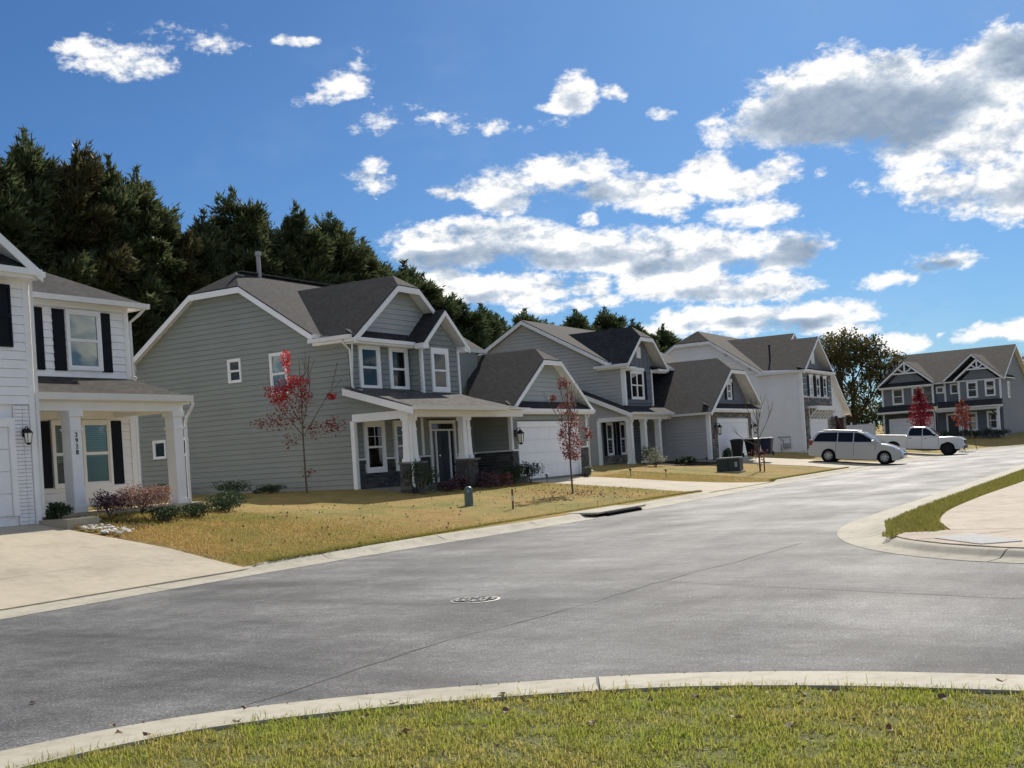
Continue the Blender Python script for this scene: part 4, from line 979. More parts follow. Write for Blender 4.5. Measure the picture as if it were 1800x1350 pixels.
    blk(h, -26, 57.93, -21.23, 65.2, .7, 3.6, 'grey_siding')
    siding(h, sg_, [(-25, 1.0), (-21.2, 1.0), (-21.2, 3.5), (-25, 3.5)], [], 'grey_siding')
    siding(h, g, [(57.9, 1.0), (65.2, 1.0), (65.2, 3.5), (57.9, 3.5)], [(58.9, 64.6, 0, 3.5)], 'grey_siding')
    stones(h, g, 58.35, 59.2, .9, 3.5, 'brown_stone'); stones(h, g, 64.35, 65.0, .9, 3.5, 'brown_stone'); stones(h, g, 59.2, 64.35, 3.2, 3.5, 'brown_stone')
    garage_door(h, g, 59.3, 64.2, 1.0, 2.9, .02, header=.22, cols=4)
    corner(h, -21.2, 57.95, .95, 3.5, .2); corner(h, -21.2, 65.1, .95, 3.5, .14)
    jerk(h, (-20.85, 62.3), (1, 0, 0), (0, 1, 0), -5.5, 0, 4.75, 4.0, 6.62, .66, clip1=1.15, rakes=(0, 1), eaves=(1, 0))
    jb = FX(-21.5)
    MB().prism([jb.p(58.6, 3.6, 0), jb.p(65.8, 3.6, 0), jb.p(63.4, 5.75, 0), jb.p(61.2, 5.75, 0)], (-2, 0, 0)).build('wall', 'blue_siding', h)
    siding(h, jb, [(59.1, 3.8), (65.9, 3.8), (63.3, 5.8), (61.3, 5.8)], [], 'blue_siding', e=.3)
    window(h, jb, 61.95, 62.75, 4.2, 5.2, trim=.1, shutters=.25, head=.2)
    pent(h, g, 58.0, 66.2, 3.68, 4.0, -.3, .3)
    MB().box(-25.0, 57.6, 3.36, -21.0, 57.9, 3.44).build('soffit', 'trim', h)
    for y in (58.8, 64.9): wall_light('', (-21.1, y, 2.6), (1, 0, 0), 1.5, 'black wall lantern on the stone %s of the warm grey house garage' % ('left' if y < 60 else 'right'))
    return h
house_grey()

# ======== house 3 : tall white sided house
def house_tall():
    h = thing('house', 'tall pale sided house with stone front and three shuttered windows', 'house', (-25, 80, 1))
    ys = 75.4; s = FY(ys)
    side = [(-33.5, .9), (-21.0, .9), (-21.0, 6.3), (-23.6, 6.45), (-27.2, 8.95), (-29.6, 8.95), (-33.5, 6.5)]
    MB().prism([s.p(u, z, -.01) for u, z in side], (0, 8, 0)).build('wall', 'pale_siding', h)
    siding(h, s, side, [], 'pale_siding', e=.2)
    jerk(h, (-28.3, ys), (0, 1, 0), (1, 0, 0), -.3, 13, 5.0, 4.75, 9.75, .69, clip0=1.25, mat='roof_brown')
    # front wing
    f = FX(-21.0)
    blk(h, -26, 75.45, -21.03, 83.2, .8, 6.3, 'pale_siding')
    W = [(77.3, 78.2), (79.1, 80.0), (80.9, 81.8)]
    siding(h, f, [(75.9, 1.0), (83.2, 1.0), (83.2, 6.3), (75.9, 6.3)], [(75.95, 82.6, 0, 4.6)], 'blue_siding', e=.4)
    for a, b in W: window(h, f, a, b, 4.6, 6.0, trim=.08, shutters=.33, head=.1)
    stones(h, f, 76.0, 82.6, .9, 4.5, 'brown_stone', h=(.1, .2), holes=[(76.8, 81.6, 0, 3.15)])
    garage_door(h, f, 77.0, 81.3, .95, 2.8, .03, header=.22)
    corner(h, -21.0, 75.42, .95, 6.3, .22)
    # bracketed canopy over the garage door
    m = MB(); f.box(m, 76.5, 82.0, 3.75, 3.9, .05, .75); f.box(m, 76.5, 82.0, 3.62, 3.74, .6, .72); m.build('canopy', 'trim', h)
    for k in range(7):
        y = 76.8+k*.82; m = MB(); m.bar(f.p(y, 3.1, .08), f.p(y, 3.68, .62), .1, .1, (0, 1, 0)); f.box(m, y-.05, y+.05, 3.0, 3.7, .03, .1); m.build('bracket', 'trim', h)
    jerk(h, (-20.75, 79.5), (1, 0, 0), (0, 1, 0), -6.4, 0, 4.0, 3.6, 8.75, .62, back=(-3.1, -3.1), mat='roof', rakes=(0, 1), eaves=(1, 0))
    MB().prism([(-21.3, 76.0, 6.3), (-21.3, 82.6, 6.3), (-21.3, 79.5, 8.35)], (-3, 0, 0)).build('wall', 'steel_siding', h)
    siding(h, FX(-21.3), [(76.2, 6.4), (82.4, 6.4), (79.5, 8.3)], [], 'steel_siding', e=.3)
    mm = MB(); FX(-21.25).box(mm, 79.1, 79.9, 6.9, 7.7, 0, .07); mm.build('gable_vent', 'trim', h)
    pent(h, FX(-21.0), 75.6, 83.3, 6.38, 6.6, -.3, .3)
    MB().box(-23.9, 75.0, 6.15, -20.6, 75.3, 6.3).build('gutter', 'gutter', h)
    # higher ridge behind
    roof_planes(h, [[(-22.6, 79.3, 8.62), (-22.6, 80.3, 9.24), (-27.5, 80.3, 9.24), (-27.0, 79.3, 8.62)], [(-22.6, 80.3, 9.24), (-22.6, 82.6, 7.9), (-27, 82.6, 7.9), (-27.5, 80.3, 9.24)]], 'roof', soff=False)
    MB().prism([(-22.66, 79.4, 8.62), (-22.66, 80.3, 9.18), (-22.66, 82.4, 7.9), (-22.66, 79.5, 7.9)], (-.2, 0, 0)).build('wall', 'pale_siding', h)
    m = MB(); hang(m, (-22.6, 79.3, 8.62), (-22.6, 80.3, 9.23), .15, .04, X_); hang(m, (-22.6, 80.3, 9.23), (-22.6, 82.6, 7.87), .15, .04, X_); m.build('rake_board', 'trim', h)
    # catslide on the right with the entry
    q = [(82.6, 1.0), (87.0, 1.0), (87.0, 3.4), (83.3, 6.2), (82.6, 6.3)]
    MB().prism([f.p(u, z, -.05) for u, z in q], (-4, 0, 0)).build('wall', 'pale_siding', h); siding(h, f, q, [], 'pale_siding', d=-.04)
    roof_planes(h, [[(-20.7, 87.4, 3.45), (-20.7, 82.8, 6.5), (-26, 82.8, 6.5), (-26, 87.4, 3.45)]])
    m = MB(); hang(m, (-20.7, 87.4, 3.4), (-20.7, 82.8, 6.45), .2, .04, X_); m.build('rake_board', 'trim', h)
    m = MB(); f.box(m, 84.0, 84.35, 1.0, 3.1, 0, .5); m.bar(f.p(84.2, 2.2, .3), f.p(82.9, 3.15, .3), .2, .2); m.build('post_and_brace', 'dark_wood', h)
    stones(h, f, 82.7, 86.8, 1.0, 3.2, 'brown_stone', d=.0, h=(.12, .22), l=(.25, .6), holes=[(84.4, 85.9, 0, 3.2)])
    mm = MB(); f.box(mm, 84.5, 85.8, 1.0, 3.1, -.02, .02); mm.build('doorway', 'room', h)
    v = MB(); v.lathe((-23.45, 77.0, 7.1), [(.06, 0), (.06, 1.1), (.1, 1.12), (.1, 1.2)], 10); v.build('roof_vent_pipe', 'bronze', h)
    for (x, z) in ((-25.9, 7.85), (-24.3, 6.75)):
        mm = MB(); s.box(mm, x-.15, x+.15, z-.12, z+.12, 0, .08); mm.build('wall_vent', 'grey_siding', h)
    gm = thing('gas_meter', 'grey gas meter and pipes on the pale side wall of the tall house', 'gas meter', (-22.1, 75.2, 1))
    m = MB(); m.tube([(-22.75, 75.3, 1.95), (-21.9, 75.3, 1.95), (-21.9, 75.25, 1.2), (-22.35, 75.2, 1.2), (-22.35, 75.2, 1.75), (-22.55, 75.2, 1.78)], .035, 8); m.tube([(-22.5, 75.2, .95), (-22.5, 75.2, 1.5)], .035, 8); m.build('pipe', 'grey_pipe', gm)
    m = MB(); m.box(-22.3, 75.05, 1.2, -21.98, 75.25, 1.52); m.build('meter_body', 'grey_pipe', gm, bevel=.03)
    return h
house_tall()

# ======== house 4 : slate blue house across the bend
def house_blue():
    a = R(-5)
    h = thing('house', 'slate blue two storey house with white gable trusses at the end of the street', 'house', (-12.77, 110.33, 0), a)
    # local frame: x to the right along the front, -y towards the street, front wall of the right part at y=0
    L = True
    f = FR((0, 0, 0), (1, 0, 0)); fg = FR((0, -.5, 0), (1, 0, 0))
    Z0 = .7
    blk(h, -10.4, .03, -.02, 11, Z0, 6.1, 'steel_siding', local=L)
    # main roof : ridge along x
    jerk(h, (0, 5.4), (1, 0, 0), (0, 1, 0), -10.9, .35, 5.9, 5.9, 9.3, .54, local=L, mat='roof_brown')
    sd_ = FR((0, 0, 0), (0, 1, 0))
    pg = [(0, Z0), (11, Z0), (11, 6.1), (5.4, 9.1), (0, 6.1)]
    MB().prism([sd_.p(u, z, -.03) for u, z in pg], (-10.3, 0, 0)).build('wall', 'steel_siding', h, local=L)
    siding(h, sd_, pg, [], 'steel_siding', local=L, e=.2)
    window(h, sd_, 2.2, 3.1, 4.3, 5.8, trim=.1, local=L)
    # left block (over the garage), slightly forward
    blk(h, -10.4, -.47, -5.85, .1, Z0, 6.1, 'steel_siding', local=L)
    siding(h, fg, [(-10.4, 4.2), (-5.85, 4.2), (-5.85, 6.0), (-10.4, 6.0)], [], 'steel_siding', local=L, e=.2)
    window(h, fg, -9.5, -8.45, 4.35, 5.9, trim=.12, local=L, shade='sash_blue'); window(h, fg, -7.7, -6.65, 4.35, 5.9, trim=.12, local=L, shade='sash_blue')
    stones(h, fg, -6.5, -5.9, 4.3, 5.95, 'brown_stone', local=L, h=(.1, .2))
    jerk(h, (-8.15, 0), (0, -1, 0), (1, 0, 0), -4.5, .9, 2.55, 2.55, 8.35, .82, local=L, mat='roof_brown', rakes=(0, 1), eaves=(0, 0))
    MB().prism([(-10.3, -.45, 6.0), (-6.0, -.45, 6.0), (-8.15, -.45, 7.8)], (0, 2, 0)).build('wall', 'steel_siding', h, local=L)
    pent(h, fg, -10.6, -5.7, 6.05, 6.4, 0, .4, local=L)
    def truss(cx, y, zt, w, hgt):
        m = MB(); zb = zt-hgt
        m.bar((cx-w, y, zb), (cx+w, y, zb), .13, .1, Z_); m.bar((cx, y, zb), (cx, y, zt-.1), .13, .1, X_)
        for sg in (-1, 1): m.bar((cx, y, zb), (cx+sg*w*.55, y, zb+hgt*.5), .11, .08, X_); 
        m.build('gable_truss', 'trim', h, local=L)
    truss(-8.15, -.88, 8.15, 1.15, .95)
    # garage level with skirt roof
    pent(h, fg, -10.8, -5.3, 3.75, 4.3, 0, .75, local=L); pent(h, f, -5.6, -.0, 3.75, 4.3, 0, .8, local=L)
    siding(h, fg, [(-10.4, .9), (-5.85, .9), (-5.85, 3.6), (-10.4, 3.6)], [], 'steel_siding', local=L)
    stones(h, fg, -10.35, -9.95, .9, 3.5, 'dark_stone', local=L); stones(h, fg, -9.95, -5.9, 3.1, 3.5, 'dark_stone', local=L)
    garage_door(h, fg, -9.8, -6.0, .95, 2.9, .03, local=L, header=.15)
    for (x, y, z0, z1) in ((-10.4, -.5, .9, 6.0), (-5.83, -.5, 4.2, 6.0), (-4.85, -.05, 4.2, 6.0), (-3.5, -.55, 4.2, 6.0), (0, -.55, 4.2, 6.0)):
        MB().box(x-.08, y-.05, z0, x+.08, y+.1, z1).build('corner_board', 'trim', h, local=L)
    # upper middle and right
    siding(h, f, [(-5.85, 4.2), (-3.5, 4.2), (-3.5, 6.0), (-5.85, 6.0)], [], 'blue_siding', local=L, e=.2)
    window(h, f, -5.65, -4.95, 5.1, 5.75, trim=.1, sash=1, local=L); window(h, f, -4.4, -3.65, 4.95, 5.9, trim=.1, sash=1, local=L)
    blk(h, -3.5, -.47, -.02, .1, 3.9, 6.1, 'steel_siding', local=L)
    siding(h, fg, [(-3.5, 4.2), (0, 4.2), (0, 6.0), (-3.5, 6.0)], [], 'steel_siding', local=L, e=.2)
    window(h, fg, -2.85, -1.9, 4.45, 5.95, trim=.12, local=L); window(h, fg, -1.3, -.4, 4.5, 5.98, trim=.12, local=L)
    jerk(h, (-1.8, 0), (0, -1, 0), (1, 0, 0), -4.5, .9, 2.1, 2.1, 8.0, .86, local=L, mat='roof_brown', rakes=(0, 1), eaves=(0, 0))
    MB().prism([(-3.45, -.46, 6.0), (-.1, -.46, 6.0), (-1.8, -.46, 7.5)], (0, 2, 0)).build('wall', 'steel_siding', h, local=L)
    jerk(h, (-2.35, 0), (0, -1, 0), (1, 0, 0), -4.5, .35, 2.55, 2.35, 8.5, .86, local=L, mat='roof_brown', rakes=(0, 1), eaves=(0, 0))
    truss(-1.8, -.88, 7.82, .95, .8)
    # porch
    m = MB(); m.box(-5.6, -1.6, 3.35, .05, -1.35, 3.65); m.build('porch_beam', 'trim', h, local=L)
    roof_planes(h, [[(-5.3, -1.75, 3.72), (.25, -1.75, 3.72), (.1, -.45, 4.3), (-5.3, -.45, 4.3)]], 'roof', local=L, soff=False)
    m = MB(); m.box(-5.5, -1.85, 3.58, .3, -1.74, 3.71); m.build('gutter', 'gutter', h, local=L)
    for x in (-5.45, -3.2, -.1): 
        m = MB(); m.box(x-.1, -1.6, .9, x+.1, -1.4, 3.4); m.build('column', 'trim', h, local=L)
    for x, sg in ((-.1, -1),):
        m = MB(); m.bar((x, -1.5, 2.7), (x+sg*.65, -1.5, 3.35), .12, .12); m.build('brace', 'dark_wood', h, local=L)
    blk(h, -5.6, -1.7, 0, 0, .6, .95, 'foundation', 'porch_floor', local=L)
    siding(h, f, [(-5.8, .95), (0, .95), (0, 3.6), (-5.8, 3.6)], [], 'blue_siding', local=L, e=.2)
    window(h, f, -3.1, -2.2, 1.5, 3.2, trim=.12, local=L); window(h, f, -1.4, -.45, 1.5, 3.2, trim=.14, local=L)
    m = MB(); f.box(m, -4.9, -4.75, 1, 3.2, 0, .05); f.box(m, -3.85, -3.7, 1, 3.2, 0, .05); f.box(m, -4.75, -3.85, 3.05, 3.2, 0, .05); d = m.build('door_frame', 'trim', h, local=L)
    m = MB(); f.box(m, -4.74, -3.86, .96, 3.04, 0, .03); m.build('door', 'door_paint', h, local=L)
    return h
house_blue()
# ---------------------------------------------------------------- vehicles
def arc(cx, cz, r, a0, a1, n=9): return [(cx+r*math.cos(R(a0+(a1-a0)*i/n)), cz+r*math.sin(R(a0+(a1-a0)*i/n))) for i in range(n+1)]
def vehicle(name, label, cat, loc, rotz, tilt, S):
    t = thing(name, label, cat, loc); t.rotation_euler = (0, tilt, rotz)
    W = S['w']/2; B = lambda m, n, mt, p=t, **k: m.build(n, mt, p, local=True, **k)
    def shell(m, prof, w, inset=.0, sh=.0):
        """closed body from a side profile, rounded in towards the sides"""
        cx = sum(p[0] for p in prof)/len(prof); cz = S.get('cz', .75); rings = []
        for y, k in ((-w, .0), (-w*.94, 1), (w*.94, 1), (w, .0)):
            rings.append([(cx+(x-cx)*(1-(.012 if k == 0 else 0)), y, z if k else z-(.03 if z > cz+.1 else 0)) for x, z in prof])
        vs = sum(rings, []); n = len(prof); fs = []
        for r in range(3):
            for i in range(n): fs.append((r*n+i, r*n+(i+1) % n, (r+1)*n+(i+1) % n, (r+1)*n+i))
        fs += [tuple(range(n)), tuple(range(3*n, 4*n))[::-1]]
        return m.add(vs, fs)
    B(shell(MB(), S['body'], W), 'body', S['paint'], smooth=True)
    # greenhouse
    zb, zt, wb, wt = S['gb'], S['gt'], W-.03, W-S['tum']
    yz = lambda z: wb+(wt-wb)*(z-zb)/(zt-zb)
    g = S['cab']; n = len(g); vs = [(x, -yz(z), z) for x, z in g]+[(x, yz(z), z) for x, z in g]
    B(MB().add(vs, [tuple(range(n)), tuple(range(n, 2*n))[::-1]]+[(i, (i+1) % n, n+(i+1) % n, n+i) for i in range(n)]), 'cab', S['paint'], bevel=.05)
    for poly in S['side_glass']:
        for sg in (-1, 1):
            m = MB(); vs = [(x, sg*(yz(z)+.006), z) for x, z in poly]+[(x, sg*(yz(z)-.02), z) for x, z in poly]; k = len(poly)
            m.add(vs, [tuple(range(k)), tuple(range(k, 2*k))[::-1]]+[(i, (i+1) % k, k+(i+1) % k, k+i) for i in range(k)]); B(m, 'side_window', 'car_glass_dark')
    for nm, ((x0, z0), (x1, z1)) in (('windshield', S['ws']), ('rear_window', S['rw'])):
        d = nrm((z1-z0 if nm == 'windshield' else -(z1-z0), 0, -(x1-x0) if nm == 'windshield' else (x1-x0)))
        d = Vector((abs(d.x)*(1 if nm == 'windshield' else -1), 0, abs(d.z)))
        q = [Vector((x0, -yz(z0)+.1, z0)), Vector((x0, yz(z0)-.1, z0)), Vector((x1, yz(z1)-.09, z1)), Vector((x1, -yz(z1)+.09, z1))]
        B(MB().prism([p+d*.003 for p in q], d*.012), nm, 'car_glass_dark')
    for (cx, cz) in S['wheels']:
        for sg in (-1, 1):
            r = S['r']; y = sg*(W-.13)
            m = MB().lathe((cx, y, cz), [(r*.62, -.11), (r*.94, -.115), (r, -.08), (r, .08), (r*.94, .115), (r*.62, .11)], 28, Y_); wo = B(m, 'wheel', 'tyre', smooth=True)
            m = MB().lathe((cx, y+sg*.02, cz), [(r*.64, -.08), (r*.64, .08)], 24, Y_); B(m, 'rim_well', 'plastic_black', wo)
            m = MB().lathe((cx, y+sg*.085, cz), [(r*.16, -.02), (r*.16, .025)], 12, Y_)
            for i in range(S['spokes']):
                a = 2*math.pi*i/S['spokes']+.2; m.bar((cx, y+sg*.095, cz), (cx+r*.62*math.cos(a), y+sg*.10, cz+r*.62*math.sin(a)), .085, .03, Y_.cross(Vector((math.cos(a), 0, math.sin(a)))))
            m.tube([(cx+r*.62*math.cos(2*math.pi*i/20), y+sg*.10, cz+r*.62*math.sin(2*math.pi*i/20)) for i in range(21)], .022, 6, cap=False); B(m, 'rim', S['rim'], wo)
            # inner arch
            m = MB().lathe((cx, sg*(W-.18), cz), [(r*1.12, -.16), (r*1.12, .13)], 24, Y_); B(m, 'wheel_arch', 'void')
    for sg in (-1, 1):
        m = MB()
        for (x, z0, z1) in S['seams']: m.box(x-.008, sg*W-.012, z0, x+.008, sg*W+.003, z1)
        B(m, 'door_seam', 'plastic_black')
        for (x, z) in S['handles']:
            m = MB().box(x-.1, sg*W-.01, z-.018, x+.1, sg*W+.035, z+.018); B(m, 'door_handle', S['hmat'], bevel=.01)
        x, z = S['mirror']; m = MB().box(x-.09, sg*(W+.02), z-.09, x+.06, sg*(W+.22), z+.1); m.box(x-.03, sg*(W-.1), z-.08, x+.03, sg*(W+.04), z-.02); B(m, 'mirror', S['mmat'], bevel=.03)
        for nm, mt, (x0, x1, z0, z1, dd) in S['lamps']:
            y1 = sg*(W+.004); y0 = sg*(W-dd); m = MB().box(x0, min(y0, y1), z0, x1, max(y0, y1), z1); B(m, nm, mt, bevel=.03)
    for nm, mt, bx in S['extra']: B(MB().box(*bx), nm, mt, bevel=.015)
    return t
M['car_glass_dark'] = simple('dark car glass', (.010, .012, .015), .08, .1, 2, .35)
fa = arc(1.62, .36, .40, 0, 180); ra = arc(-1.42, .36, .40, 0, 180)
van_body = [(-2.5, .34), (-2.56, .5), (-2.56, .66), (-2.50, .76), (-2.49, .9), (-2.42, 1.06), (-2.0, 1.09), (0, 1.11), (1.25, 1.13), (1.55, 1.10), (1.95, 1.0), (2.25, .88), (2.44, .74), (2.54, .6), (2.55, .42), (2.50, .30), (2.3, .22), (2.06, .2)]+fa+[(1.2, .2), (-1.0, .2)]+ra+[(-1.84, .22)]
vehicle('minivan', 'pale silver minivan parked in the driveway facing the street', 'minivan', (-15.3, 65.4, .22), 0.05, R(5.2), dict(
    w=1.96, body=van_body, paint='car_silver', gb=1.05, gt=1.76, tum=.24, cab=[(-2.44, 1.05), (-2.24, 1.5), (-2.05, 1.68), (-1.7, 1.74), (-.6, 1.78), (.1, 1.76), (.45, 1.68), (.8, 1.5), (1.2, 1.27), (1.5, 1.09)],
    side_glass=[[(-2.28, 1.13), (-2.08, 1.5), (-1.92, 1.62), (-.98, 1.67), (-.98, 1.15)], [(-.93, 1.15), (-.93, 1.67), (-.12, 1.68), (-.12, 1.16)], [(-.06, 1.16), (-.06, 1.68), (.12, 1.67), (.42, 1.58), (.8, 1.37), (1.06, 1.19)]],
    ws=((1.44, 1.13), (.5, 1.65)), rw=((-2.42, 1.1), (-2.1, 1.62)), wheels=[(1.62, .36), (-1.42, .36)], r=.345, spokes=7, rim='rim', seams=[(-.05, .4, 1.1), (1.12, .75, 1.1), (-1.02, .55, 1.08)],
    handles=[(-.85, .98), (.15, .98)], hmat='car_silver', mirror=(1.0, 1.2), mmat='car_silver',
    lamps=[('tail_lamp', 'red_lens', (-2.52, -2.3, .9, 1.22, .14)), ('headlamp', 'lens', (2.12, 2.44, .70, .84, .4)), ('fog_lamp', 'plastic_black', (2.42, 2.53, .34, .42, .3))],
    extra=[('licence_plate', 'trim', (-2.585, -.26, .7, -2.57, .26, .86)), ('grille', 'plastic_black', (2.50, -.45, .5, 2.565, .45, .62)), ('sill', 'plastic_black', (-.98, -.95, .17, 1.18, .95, .22)), ('roof_rail', 'car_silver', (-1.8, -.70, 1.76, .1, -.66, 1.81)), ('roof_rail', 'car_silver', (-1.8, .66, 1.76, .1, .70, 1.81)), ('exhaust', 'iron_dark', (-1.0, -.3, .14, 1.0, .3, .2))]))
fa = arc(1.85, .42, .50, 0, 180); ra = arc(-1.75, .42, .50, 0, 180)
tr_body = [(-2.9, .58), (-2.92, .7), (-2.9, .95), (-2.88, 1.26), (-.86, 1.26), (-.8, 1.2), (1.3, 1.22), (2.0, 1.26), (2.62, 1.22), (2.82, 1.12), (2.86, .85), (2.9, .75), (2.9, .5), (2.6, .4), (2.36, .42)]+fa+[(1.34, .38), (-1.24, .38)]+ra+[(-2.26, .5)]
vehicle('pickup_truck', 'white crew cab pickup truck parked behind the minivan', 'pickup truck', (-15.1, 83.3, .17), 0.05, R(4.4), dict(
    w=2.03, body=tr_body, paint='car_white', gb=1.18, gt=1.9, tum=.2, cab=[(-.86, 1.18), (-.82, 1.55), (-.66, 1.84), (-.4, 1.9), (.35, 1.9), (.62, 1.83), (1.0, 1.5), (1.36, 1.2)],
    side_glass=[[(-.72, 1.27), (-.70, 1.55), (-.58, 1.76), (-.5, 1.8), (.16, 1.81), (.16, 1.28)], [(.21, 1.28), (.21, 1.81), (.42, 1.79), (.66, 1.65), (1.0, 1.32)]],
    ws=((1.30, 1.25), (.66, 1.80)), rw=((-.85, 1.28), (-.7, 1.76)), wheels=[(1.85, .42), (-1.75, .42)], r=.41, spokes=6, rim='plastic_black', seams=[(-.80, .5, 1.26), (.18, .5, 1.24), (1.24, .55, 1.2)],
    handles=[(-.62, 1.1), (.4, 1.1)], hmat='plastic_black', mirror=(1.0, 1.36), mmat='plastic_black',
    lamps=[('tail_lamp', 'red_lens', (-2.9, -2.82, .95, 1.22, .2)), ('headlamp', 'lens', (2.62, 2.87, .93, 1.06, .35))],
    extra=[('grille', 'plastic_black', (2.80, -.62, .72, 2.92, .62, 1.06)), ('front_bumper', 'plastic_black', (2.72, -.98, .46, 2.96, .98, .66)), ('rear_bumper', 'chrome', (-3.0, -.9, .55, -2.86, .9, .72)), ('bed_floor', 'plastic_black', (-2.8, -.9, 1.24, -.95, .9, 1.275)), ('bed_rail', 'car_white', (-2.88, -1.0, 1.26, -.88, -.9, 1.31)), ('bed_rail', 'car_white', (-2.88, .9, 1.26, -.88, 1.0, 1.31)), ('chassis', 'void', (-2.6, -.6, .3, 2.5, .6, .5))]))
# ---------------------------------------------------------------- street things
def ztop(x, y): return lawn_z(y, -13.35-x)
# wheeled bins
def bin_(x, y, rz, mt, label):
    z = .93; t = thing('wheeled_bin', label, 'bin', (x, y, z), rz, group='wheeled bins by the garage of the warm grey house')
    def rg(w, d, h, oy=0): return [(-w, -d+oy, h), (w, -d+oy, h), (w, d+oy, h), (-w, d+oy, h)]
    m = MB().add(rg(.23, .25, .08)+rg(.31, .36, .92), [(0, 3, 2, 1), (4, 5, 6, 7), (0, 1, 5, 4), (1, 2, 6, 5), (2, 3, 7, 6), (3, 0, 4, 7)]); m.box(-.32, -.37, .86, .32, .37, .92); m.build('bin_body', mt, t, local=True, bevel=.02)
    m = MB().add(rg(.34, .40, .92)+rg(.32, .37, .97)+rg(.2, .25, 1.03), [(0, 3, 2, 1), (0, 1, 5, 4), (1, 2, 6, 5), (2, 3, 7, 6), (3, 0, 4, 7), (4, 5, 9, 8), (5, 6, 10, 9), (6, 7, 11, 10), (7, 4, 8, 11), (8, 9, 10, 11)]); m.build('lid', mt, t, local=True)
    for sx in (-.27, .27): MB().lathe((sx, .3, .12), [(.12, -.03), (.12, .03)], 16, X_).build('wheel', 'tyre', t, local=True)
    MB().tube([(-.25, .37, .88), (-.25, .46, .93), (.25, .46, .93), (.25, .37, .88)], .02, 6).build('handle', mt, t, local=True)
bin_(-20.35, 59.9, .2, 'bin_black', 'black wheeled bin nearer the camera, left of the dark blue one'); bin_(-19.75, 60.75, -.25, 'bin_black', 'black wheeled bin in the middle of the three at the garage'); bin_(-19.3, 61.8, .1, 'bin_blue', 'dark blue wheeled bin with a pale lid edge, rightmost at the garage')
# transformer box
x, y = -17.35, 49.9; z = ztop(x, y)-.03
t = thing('transformer_box', 'dark green utility cabinet on the lawn before the warm grey house', 'utility box', (x, y, z), .15)
MB().box(-.6, -.55, -.05, .6, .55, .06).build('pad', 'kerb', t, local=True)
MB().box(-.52, -.46, .06, .52, .46, .62).build('cabinet', 'dark_green_metal', t, local=True, bevel=.02)
MB().add([(-.55, -.5, .62), (.55, -.5, .62), (.55, .5, .62), (-.55, .5, .62), (-.5, -.4, .69), (.5, -.4, .69), (.5, .42, .69), (-.5, .42, .69)], [(0, 3, 2, 1), (4, 5, 6, 7), (0, 1, 5, 4), (1, 2, 6, 5), (2, 3, 7, 6), (3, 0, 4, 7)]).build('lid', 'dark_green_metal', t, local=True)
MB().box(.3, -.475, .25, .42, -.462, .48).build('notice', 'grey_pipe', t, local=True); MB().box(-.01, -.468, .07, .01, -.46, .61).build('door_gap', 'void', t, local=True)
# pedestal post
x, y = -17.0, 27.0; z = ztop(x, y)
t = thing('utility_pedestal', 'round topped grey green utility post standing on the lawn', 'utility post', (x, y, z))
MB().lathe((x, y, z-.05), [(.135, 0), (.135, .1), (.125, .11), (.12, .5), (.11, .57), (.07, .615), (.01, .63)], 20).build('post', 'green_plastic', t, smooth=True)
MB().box(x+.05, y-.13, z+.42, x+.11, y-.118, z+.47).build('badge', 'grey_pipe', t)
# wooden marker stake
x, y = -15.6, 27.0; z = ztop(x, y)
t = thing('marker_stake', 'thin rusty brown stake with a pale tag on the lawn', 'stake', (x, y, z))
MB().bar((x, y, z-.1), (x+.01, y, z+.6), .045, .03).build('stake', 'wood', t); MB().bar((x+.02, y-.03, z+.25), (x+.03, y-.04, z+.42), .04, .012).build('tag', 'tan_tag', t) if False else MB().box(x-.01, y-.03, z+.28, x+.04, y-.02, z+.42).build('tag', 'stone_white', t)
# path lights
for (x, y, lb) in ((-19.7, 36.7, 'small black path light beside the garage door of the green house'), (-19.6, 43.9, 'small black path light on the lawn edge right of the green house driveway'), (-18.3, 44.6, 'small rusty path light standing alone on the brown lawn edge'), (-20.4, 55.2, 'small dark path light before the side wall of the grey garage')):
    z = ztop(x, y)+.0; t = thing('path_light', lb, 'garden light', (x, y, z), group='path lights')
    MB().lathe((x, y, z-.05), [(.012, 0), (.012, .3), (.03, .31), (.035, .37)], 8).build('stem', 'bronze', t); MB().lathe((x, y, z+.32), [(.085, 0), (.05, .035), (.012, .06)], 12).build('cap', 'bronze', t)
# street lamp
x, y = -16.9, 101.0; z = .45
t = thing('street_lamp', 'black street lamp post with a glass lantern at the bend', 'street lamp', (x, y, z))
MB().lathe((x, y, z-.3), [(.16, 0), (.16, .5), (.09, .62), (.065, 2.6), (.055, 3.1), (.09, 3.12), (.05, 3.2)], 14).build('post', 'bronze', t, smooth=True)
MB().lathe((x, y, z+2.88), [(.10, 0), (.2, .45)], 6).build('lantern_glass', 'lamp_glass', t)
m = MB().lathe((x, y, z+3.33), [(.27, 0), (.2, .12), (.06, .24), (.02, .36)], 8)
for k in range(6): a = k*math.pi/3; m.bar((x+.10*math.cos(a), y+.10*math.sin(a), z+2.88), (x+.205*math.cos(a), y+.205*math.sin(a), z+3.33), .02, .02)
m.build('lantern_cap', 'bronze', t)
